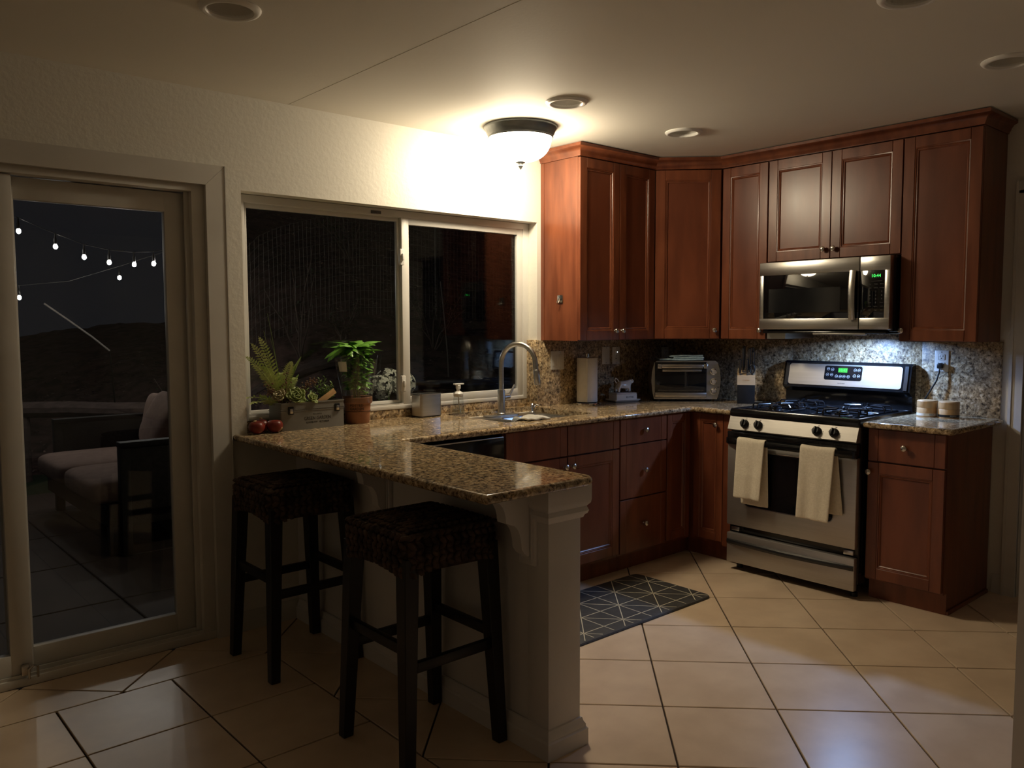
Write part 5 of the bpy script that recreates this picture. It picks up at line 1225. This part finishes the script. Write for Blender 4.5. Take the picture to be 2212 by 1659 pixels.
# ================================================================== OUTDOORS
GZ = -0.06
def ytoe(x):
    pts = [(-8, 7.0), (-3.6, 6.0), (-2.4, 4.9), (-1.2, 2.7), (0.0, 2.0), (9, 1.8)]
    for (a, b), (c_, d_) in zip(pts, pts[1:]):
        if x <= c_: return b + (d_ - b) * max(0, (x - a)) / (c_ - a)
    return 1.8
def hill(x, y):
    d = y - ytoe(x)
    if d <= 0: return GZ - 0.05
    h = 0.50 * d if d < 5.5 else 2.75 + 0.33 * (d - 5.5)
    st_ = 0.62; f = (h / st_) % 1.0; h = h - 0.10 * (f - 0.5) * (1 if h < 2.4 else 0)
    sx_ = min(1.0, max(0.0, (x - (-1.5 + (y - 6.0) * 0.33)) / 1.1)); h *= 0.36 + 0.64 * sx_ * sx_ * (3 - 2 * sx_)
    h += 0.10 * noise.noise(Vector((x * 0.9, y * 0.9, 0))) + 0.05 * noise.noise(Vector((x * 3.1, y * 3.1, 4))) + 0.022 * noise.noise(Vector((x * 9, y * 9, 7)))
    return GZ + h
m_ = MB(); m_.grid(150, 96, lambda u, v: (-7.5 + 15 * u, 1.6 + 10.4 * v, hill(-7.5 + 15 * u, 1.6 + 10.4 * v)))
hl = m_.build('hillside', 'mulch', None, angle=180); struct(hl); hl['label'] = 'mulch covered hillside rising behind the house'
m_ = MB(); rnd = random.Random(21)
for k in range(13000):
    y = 1.9 + 7.0 * rnd.random() ** 1.3; x = -3.2 + 8.5 * rnd.random()
    if y < ytoe(x) + 0.02: continue
    z = hill(x, y) + 0.006; a = rnd.uniform(0, PI * 2); l = rnd.uniform(0.007, 0.024); w = l * rnd.uniform(0.15, 0.5); t_ = rnd.uniform(-0.5, 0.5)
    c_, s_ = math.cos(a), math.sin(a); up = rnd.uniform(-0.6, 0.9)
    p = [(-l, -w), (l, -w), (l, w), (-l, w)]
    m_.poly([(x + c_ * u - s_ * v, y + s_ * u + c_ * v, z + 0.5 * u * up + 0.3 * v + 0.01) for u, v in p])
lt = m_.build('leaf_litter', 'litter', None, smooth=False); tag(lt, 'scattered dry leaves and bark chips on the hillside', 'leaf litter', kind='stuff')
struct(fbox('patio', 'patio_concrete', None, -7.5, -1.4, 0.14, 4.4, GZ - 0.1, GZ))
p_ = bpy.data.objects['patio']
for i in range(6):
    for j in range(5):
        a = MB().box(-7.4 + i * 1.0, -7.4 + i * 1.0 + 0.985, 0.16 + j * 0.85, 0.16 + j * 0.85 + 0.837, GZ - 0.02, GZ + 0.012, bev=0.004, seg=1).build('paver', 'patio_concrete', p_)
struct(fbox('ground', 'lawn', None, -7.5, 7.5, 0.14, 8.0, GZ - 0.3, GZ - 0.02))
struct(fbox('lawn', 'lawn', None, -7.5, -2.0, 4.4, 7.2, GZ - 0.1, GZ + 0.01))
# retaining timbers
def timber(x0, y0, x1, y1, lab, r=0.07):
    m = MB(); n = 10; pts = []
    for k in range(n + 1):
        x, y = x0 + (x1 - x0) * k / n, y0 + (y1 - y0) * k / n; pts.append((x, y, hill(x, y) + r * 0.55))
    z = [p[2] for p in pts]; pts = [(p[0], p[1], (z[max(i - 1, 0)] + z[i] + z[min(i + 1, n)]) / 3) for i, p in enumerate(pts)]
    m.tube(pts, r, 10); tag(m.build('landscape_timber', 'timber'), lab, 'timber')
timber(-1.9, 4.45, 0.6, 4.10, 'weathered round timber edging the upper hillside terrace', 0.075)
timber(-1.5, 3.75, 1.6, 3.30, 'weathered round timber edging the lower hillside terrace', 0.07)
rl_ = thing('log_rail', 'pale round log rail on short posts along the foot of the slope', 'rail', (-4.4, 6.1, 0.62))
dl = Vector((2.65, -1.95, 0)); MB().tube([dl * (k / 8) + Vector((0, 0, 0.012 * math.sin(k * 1.7))) for k in range(9)], 0.075, 10).build('rail', 'timber', rl_)
for t in (0.06, 0.5, 0.94):
    p = dl * t; g_ = hill(-4.4 + p.x, 6.1 + p.y); MB().tube([(p.x, p.y, min(g_, GZ) - 0.10 - 0.62), (p.x, p.y, 0.0)], 0.05, 10).build('post', 'timber', rl_)
# wire fence
FX0 = -1.05
wf = thing('wire_fence', 'sagging welded wire mesh fence across the hillside', 'fence', (FX0, 5.0, hill(FX0, 5.0)))
m_ = MB(); bz_ = wf.location.z; H_ = 1.20
def fxy(s): return (s, 0.12 * math.sin(s * 0.9))
def gz(s):      # ground under the fence, smoothed
    return sum(hill(FX0 + s + d, 5.0 + 0.12 * math.sin(s * 0.9)) for d in (-0.3, -0.15, 0, 0.15, 0.3)) / 5 - bz_
for k in range(0, 100):
    x, y = fxy(k * 0.055); g0 = gz(x); m_.tube([(x, y, g0 - 0.04), (x + 0.012 * math.sin(k), y, g0 + H_ * 0.5), (x, y, g0 + H_ + 0.03 * math.sin(x * 1.1))], 0.0017, 4, cap=False)
for j in range(13):
    m_.tube([(fxy(k * 0.275)[0], fxy(k * 0.275)[1], gz(k * 0.275) + H_ * j / 12 + 0.03 * math.sin(k * 0.275 * 1.1) * j / 12 + 0.006 * math.sin(k * 2 + j)) for k in range(21)], 0.0017, 4, cap=False)
w_ = m_.build('wire_mesh', 'wire', wf, smooth=False); w_['kind'] = 'stuff'
for s in (0.1, 2.7, 5.3): MB().tube([(fxy(s)[0], fxy(s)[1] + 0.02, gz(s) - 0.3), (fxy(s)[0], fxy(s)[1] + 0.02, gz(s) + H_ + 0.08)], 0.016, 8).build('fence_post', 'wire', wf)
# bare shrubs and leafy bushes
def shrub(x, y, h, n, lab, leaf, seed, spread=0.5, nl=30, ls=0.03):
    r_ = random.Random(seed); z = hill(x, y) - 0.05; t = thing('shrub', lab, 'shrub', (x, y, z))
    for k in range(n):
        a = r_.uniform(0, 2 * PI); e = spread * r_.uniform(0.3, 1); pts = [Vector((0, 0, 0))]
        for q in range(1, 6): pts.append(Vector((math.cos(a) * e * (q / 5) ** 1.2, math.sin(a) * e * 0.6 * (q / 5) ** 1.2, h * r_.uniform(0.9, 1.05) * q / 5 * (0.6 + 0.4 * (k % 3) / 2))) + Vector((r_.gauss(0, 0.015), r_.gauss(0, 0.015), 0)))
        m = MB(); m.tube(pts, [0.012 * (1 - 0.75 * q / 5) for q in range(6)], 6); br = m.build('branch', 'bark', t)
        if leaf:
            m = MB()
            for q in range(nl):
                s = r_.uniform(0.35, 1.0) * 5; i = min(int(s), 4); p = pts[i].lerp(pts[i + 1], s - i) + Vector((r_.gauss(0, ls), r_.gauss(0, ls), r_.gauss(0, ls))); d = Vector((r_.gauss(0, 1), r_.gauss(0, 1), r_.gauss(0, 0.6))).normalized() * ls; sd = d.cross(Vector((0.3, 0.2, 1))).normalized() * ls * 0.4
                m.poly([p, p + d * 0.5 + sd, p + d, p + d * 0.5 - sd])
            m.build('foliage', 'outdoor_leaf', br, smooth=False)
    return t
shrub(-0.55, 4.55, 1.35, 5, 'forked bare sapling growing behind the wire fence', True, 3, 0.55, 10, 0.035)
shrub(-1.75, 4.6, 1.5, 4, 'bare twiggy shrub by the end of the wire fence', True, 4, 0.5, 8, 0.035)
shrub(0.0, 4.64, 0.5, 8, 'low leafy bush at the foot of the sapling', True, 5, 0.30, 40, 0.03)
shrub(1.1, 4.4, 0.9, 8, 'dark leafy bush along the wire fence', True, 6, 0.6, 50, 0.035)
shrub(2.6, 4.2, 1.1, 9, 'tall dark bush beyond the sliding pane', True, 8, 0.7, 60, 0.04)
shrub(-0.7, 6.6, 0.9, 9, 'dark bush near the top of the slope', True, 9, 0.6, 60, 0.045)
shrub(1.4, 6.8, 1.3, 9, 'large dark bush high on the slope', True, 10, 0.9, 60, 0.05)
# pale stakes
def stake(a, b, lab, r=0.008, mat='stake_wood'):
    m = MB(); A, B = Vector(a), Vector(b); m.tube([A, A.lerp(B, 0.3) + Vector((0.01, 0, 0)), A.lerp(B, 0.7) + Vector((0.015, 0, 0)), B], r, 6); tag(m.build('garden_stake', mat), lab, 'stake')
stake((0.700, 3.7, 1.88), (0.80, 3.7, hill(0.8, 3.7) - 0.05), 'thin pale stake standing on the slope beyond the sliding pane')
stake((-2.85, 5.2, 1.62), (-2.30, 5.15, 1.16), 'pale leaning pole above the patio sofa', 0.009)
stake((-2.30, 5.15, 1.16), (-2.25, 5.2, hill(-2.25, 5.2) - 0.05), 'short dark prop under the leaning pole', 0.008, 'dark_wood')
# hydrangea outside the window
hy_ = thing('hydrangea', 'white hydrangea blossoms just outside the kitchen window', 'flowers', (-2.10, 0.42, GZ))
rnd = random.Random(31)
for (x, y, z, R_) in ((-0.055, 0.0, 1.105, 0.075), (0.045, 0.05, 1.135, 0.078), (0.13, 0.02, 1.12, 0.07)):
    MB().tube([(x * 0.4, y * 0.3, 0.0), (x * 0.7, y * 0.6, 0.6), (x, y, z)], 0.006, 6).build('stalk', 'stem', hy_)
    m_ = MB()
    for k in range(90):
        th = math.acos(1 - 1.75 * rnd.random()); ph = rnd.uniform(0, 2 * PI); d = Vector((math.sin(th) * math.cos(ph), math.sin(th) * math.sin(ph), math.cos(th))); p = Vector((x, y, z)) + d * R_
        u = d.orthogonal().normalized(); v = d.cross(u); a0 = rnd.uniform(0, PI)
        for q in range(4):
            a = a0 + q * PI / 2; e = (u * math.cos(a) + v * math.sin(a)); g = d.cross(e)
            m_.poly([p, p + e * 0.008 + g * 0.007 + d * 0.002, p + e * 0.016 + d * 0.001, p + e * 0.008 - g * 0.007 + d * 0.002])
    m_.build('blossom', 'hydrangea', hy_, smooth=False)
for k in range(14):
    a = rnd.uniform(0, 2 * PI); z = rnd.uniform(0.75, 1.02); m_ = MB()
    m_.grid(6, 4, lambda u, v: (0.11 * u, 0.07 * (v - 0.5) * math.sin(PI * (0.04 + 0.93 * u)), -0.03 * u * u + 0.01 * abs(v - 0.5))); o = m_.build('leaf', 'outdoor_leaf', hy_); o.location = (0.03 + 0.02 * math.cos(a), 0.02 * math.sin(a), z); o.rotation_euler = (0, rnd.uniform(-0.4, 0.3), a)
# ---- patio sofa
so = thing('patio_sofa', 'dark wood patio loveseat with pale cushions outside the glass door', 'sofa', (-2.80, 2.72, GZ + 0.012))
def sbox(n, mt, *a, bev=0.004): return MB().box(*a, bev=bev).build(n, mt, so)
for s in (-1, 1):
    y = s * 0.86
    ar = sbox('arm_panel', 'patio_wicker', -0.32, 0.52, y - 0.03, y + 0.03, 0.28, 0.69)
    sbox('arm_top', 'patio_wicker', -0.36, 0.54, y - 0.045, y + 0.045, 0.69, 0.725)
    for x in (-0.33, 0.47): sbox('leg', 'patio_wicker', x - 0.03, x + 0.03, y - 0.035, y + 0.035, 0.0, 0.70)
sbox('seat_base', 'patio_wicker', -0.42, 0.52, -0.83, 0.83, 0.18, 0.33)
sbox('front_leg', 'patio_wicker', -0.42, -0.36, -0.83, -0.77, 0.0, 0.2)
sbox('back_frame', 'patio_wicker', 0.44, 0.53, -0.86, 0.86, 0.2, 0.78)
def cushion(n, c, s, rot=(0, 0, 0), k=0.22, par=so, mat='cushion'):
    m = MB()
    rings = []
    nn_ = 14
    def sq(a, p): return math.copysign(abs(a) ** p, a)
    for j in range(1, nn_):
        th = -PI / 2 + PI * j / nn_
        rings.append([(s[0] * sq(math.cos(th), k) * sq(math.cos(ph), k), s[1] * sq(math.cos(th), k) * sq(math.sin(ph), k), s[2] * sq(math.sin(th), 0.55)) for ph in [2 * PI * q / 28 for q in range(28)]])
    m.loft(rings, True, True); o = m.build(n, mat, par, angle=180); o.location = c; o.rotation_euler = rot; return o
cushion('seat_cushion', (-0.03, -0.41, 0.40), (0.48, 0.40, 0.085)); cushion('seat_cushion', (-0.03, 0.41, 0.40), (0.48, 0.40, 0.085))
cushion('back_cushion', (0.36, -0.41, 0.66), (0.09, 0.38, 0.24), (0, 0.2, 0)); cushion('back_cushion', (0.36, 0.41, 0.66), (0.09, 0.38, 0.24), (0, 0.2, 0))
cp_ = thing('throw_pillow', 'pale throw pillow leaning on the patio loveseat', 'pillow', (-2.64, 2.70, GZ + 0.53)); cushion('pillow', (0, 0, 0.20), (0.07, 0.22, 0.22), (0.5, 0.35, 0), 0.5, cp_)
# ---- string lights
def string(name, lab, pts, bulbs, drop=0.10):
    sl = thing('string_light', lab, 'string light', pts[0]); o0 = Vector(pts[0]); m = MB(); m.tube([Vector(p) - o0 for p in pts], 0.0028, 6); m.build('cable', 'black_plastic', sl)
    for (x, y, z) in bulbs:
        off = '_offscreen' if x < -3.6 else ''
        s = MB().lathe([(0.0, 0.0), (0.012, 0.001), (0.013, 0.040), (0.008, 0.050), (0.004, 0.085)], 10, (x - o0.x, y - o0.y, z - o0.z + 0.018)).build('socket', 'black_plastic', sl)
        MB().ball((x - o0.x, y - o0.y, z - o0.z), 0.016, 12, 8, (1, 1, 1.2)).build('bulb' + off, 'bulb_glow', s)
A = [(-5.4, 3.5, 2.75), (-4.4, 3.5, 2.50), (-3.347, 3.5, 2.215), (-3.104, 3.5, 2.115), (-2.905, 3.5, 2.045), (-2.723, 3.5, 2.012), (-2.534, 3.5, 2.004), (-2.38, 3.5, 2.018), (-2.22, 3.5, 2.05), (-2.02, 3.5, 2.12)]
string('a', 'sagging string of bare glowing bulbs above the patio sofa', A, [(x, y, z - 0.10) for x, y, z in A[1:-1]])
B = [(-5.6, 4.7, 2.3), (-4.6, 4.6, 2.003), (-3.7, 4.53, 1.80), (-3.18, 4.5, 1.753), (-2.8, 4.45, 1.80), (-2.396, 4.4, 1.945), (-2.02, 3.56, 2.12)]
string('b', 'second string of bare glowing bulbs hanging further out over the lawn', B, [(-4.6, 4.6, 1.90), (-3.18, 4.5, 1.65), (-2.396, 4.4, 1.842)])

lp = thing('light_pole', 'dark pole carrying the string lights at the edge of the patio', 'pole', (-2.01, 3.52, GZ))
MB().tube([(0, 0, 0.0), (0, 0, 2.25)], 0.022, 10).build('shaft', 'dark_wood', lp); MB().ball((0, 0, 2.26), 0.032, 10, 6).build('finial', 'dark_wood', lp)
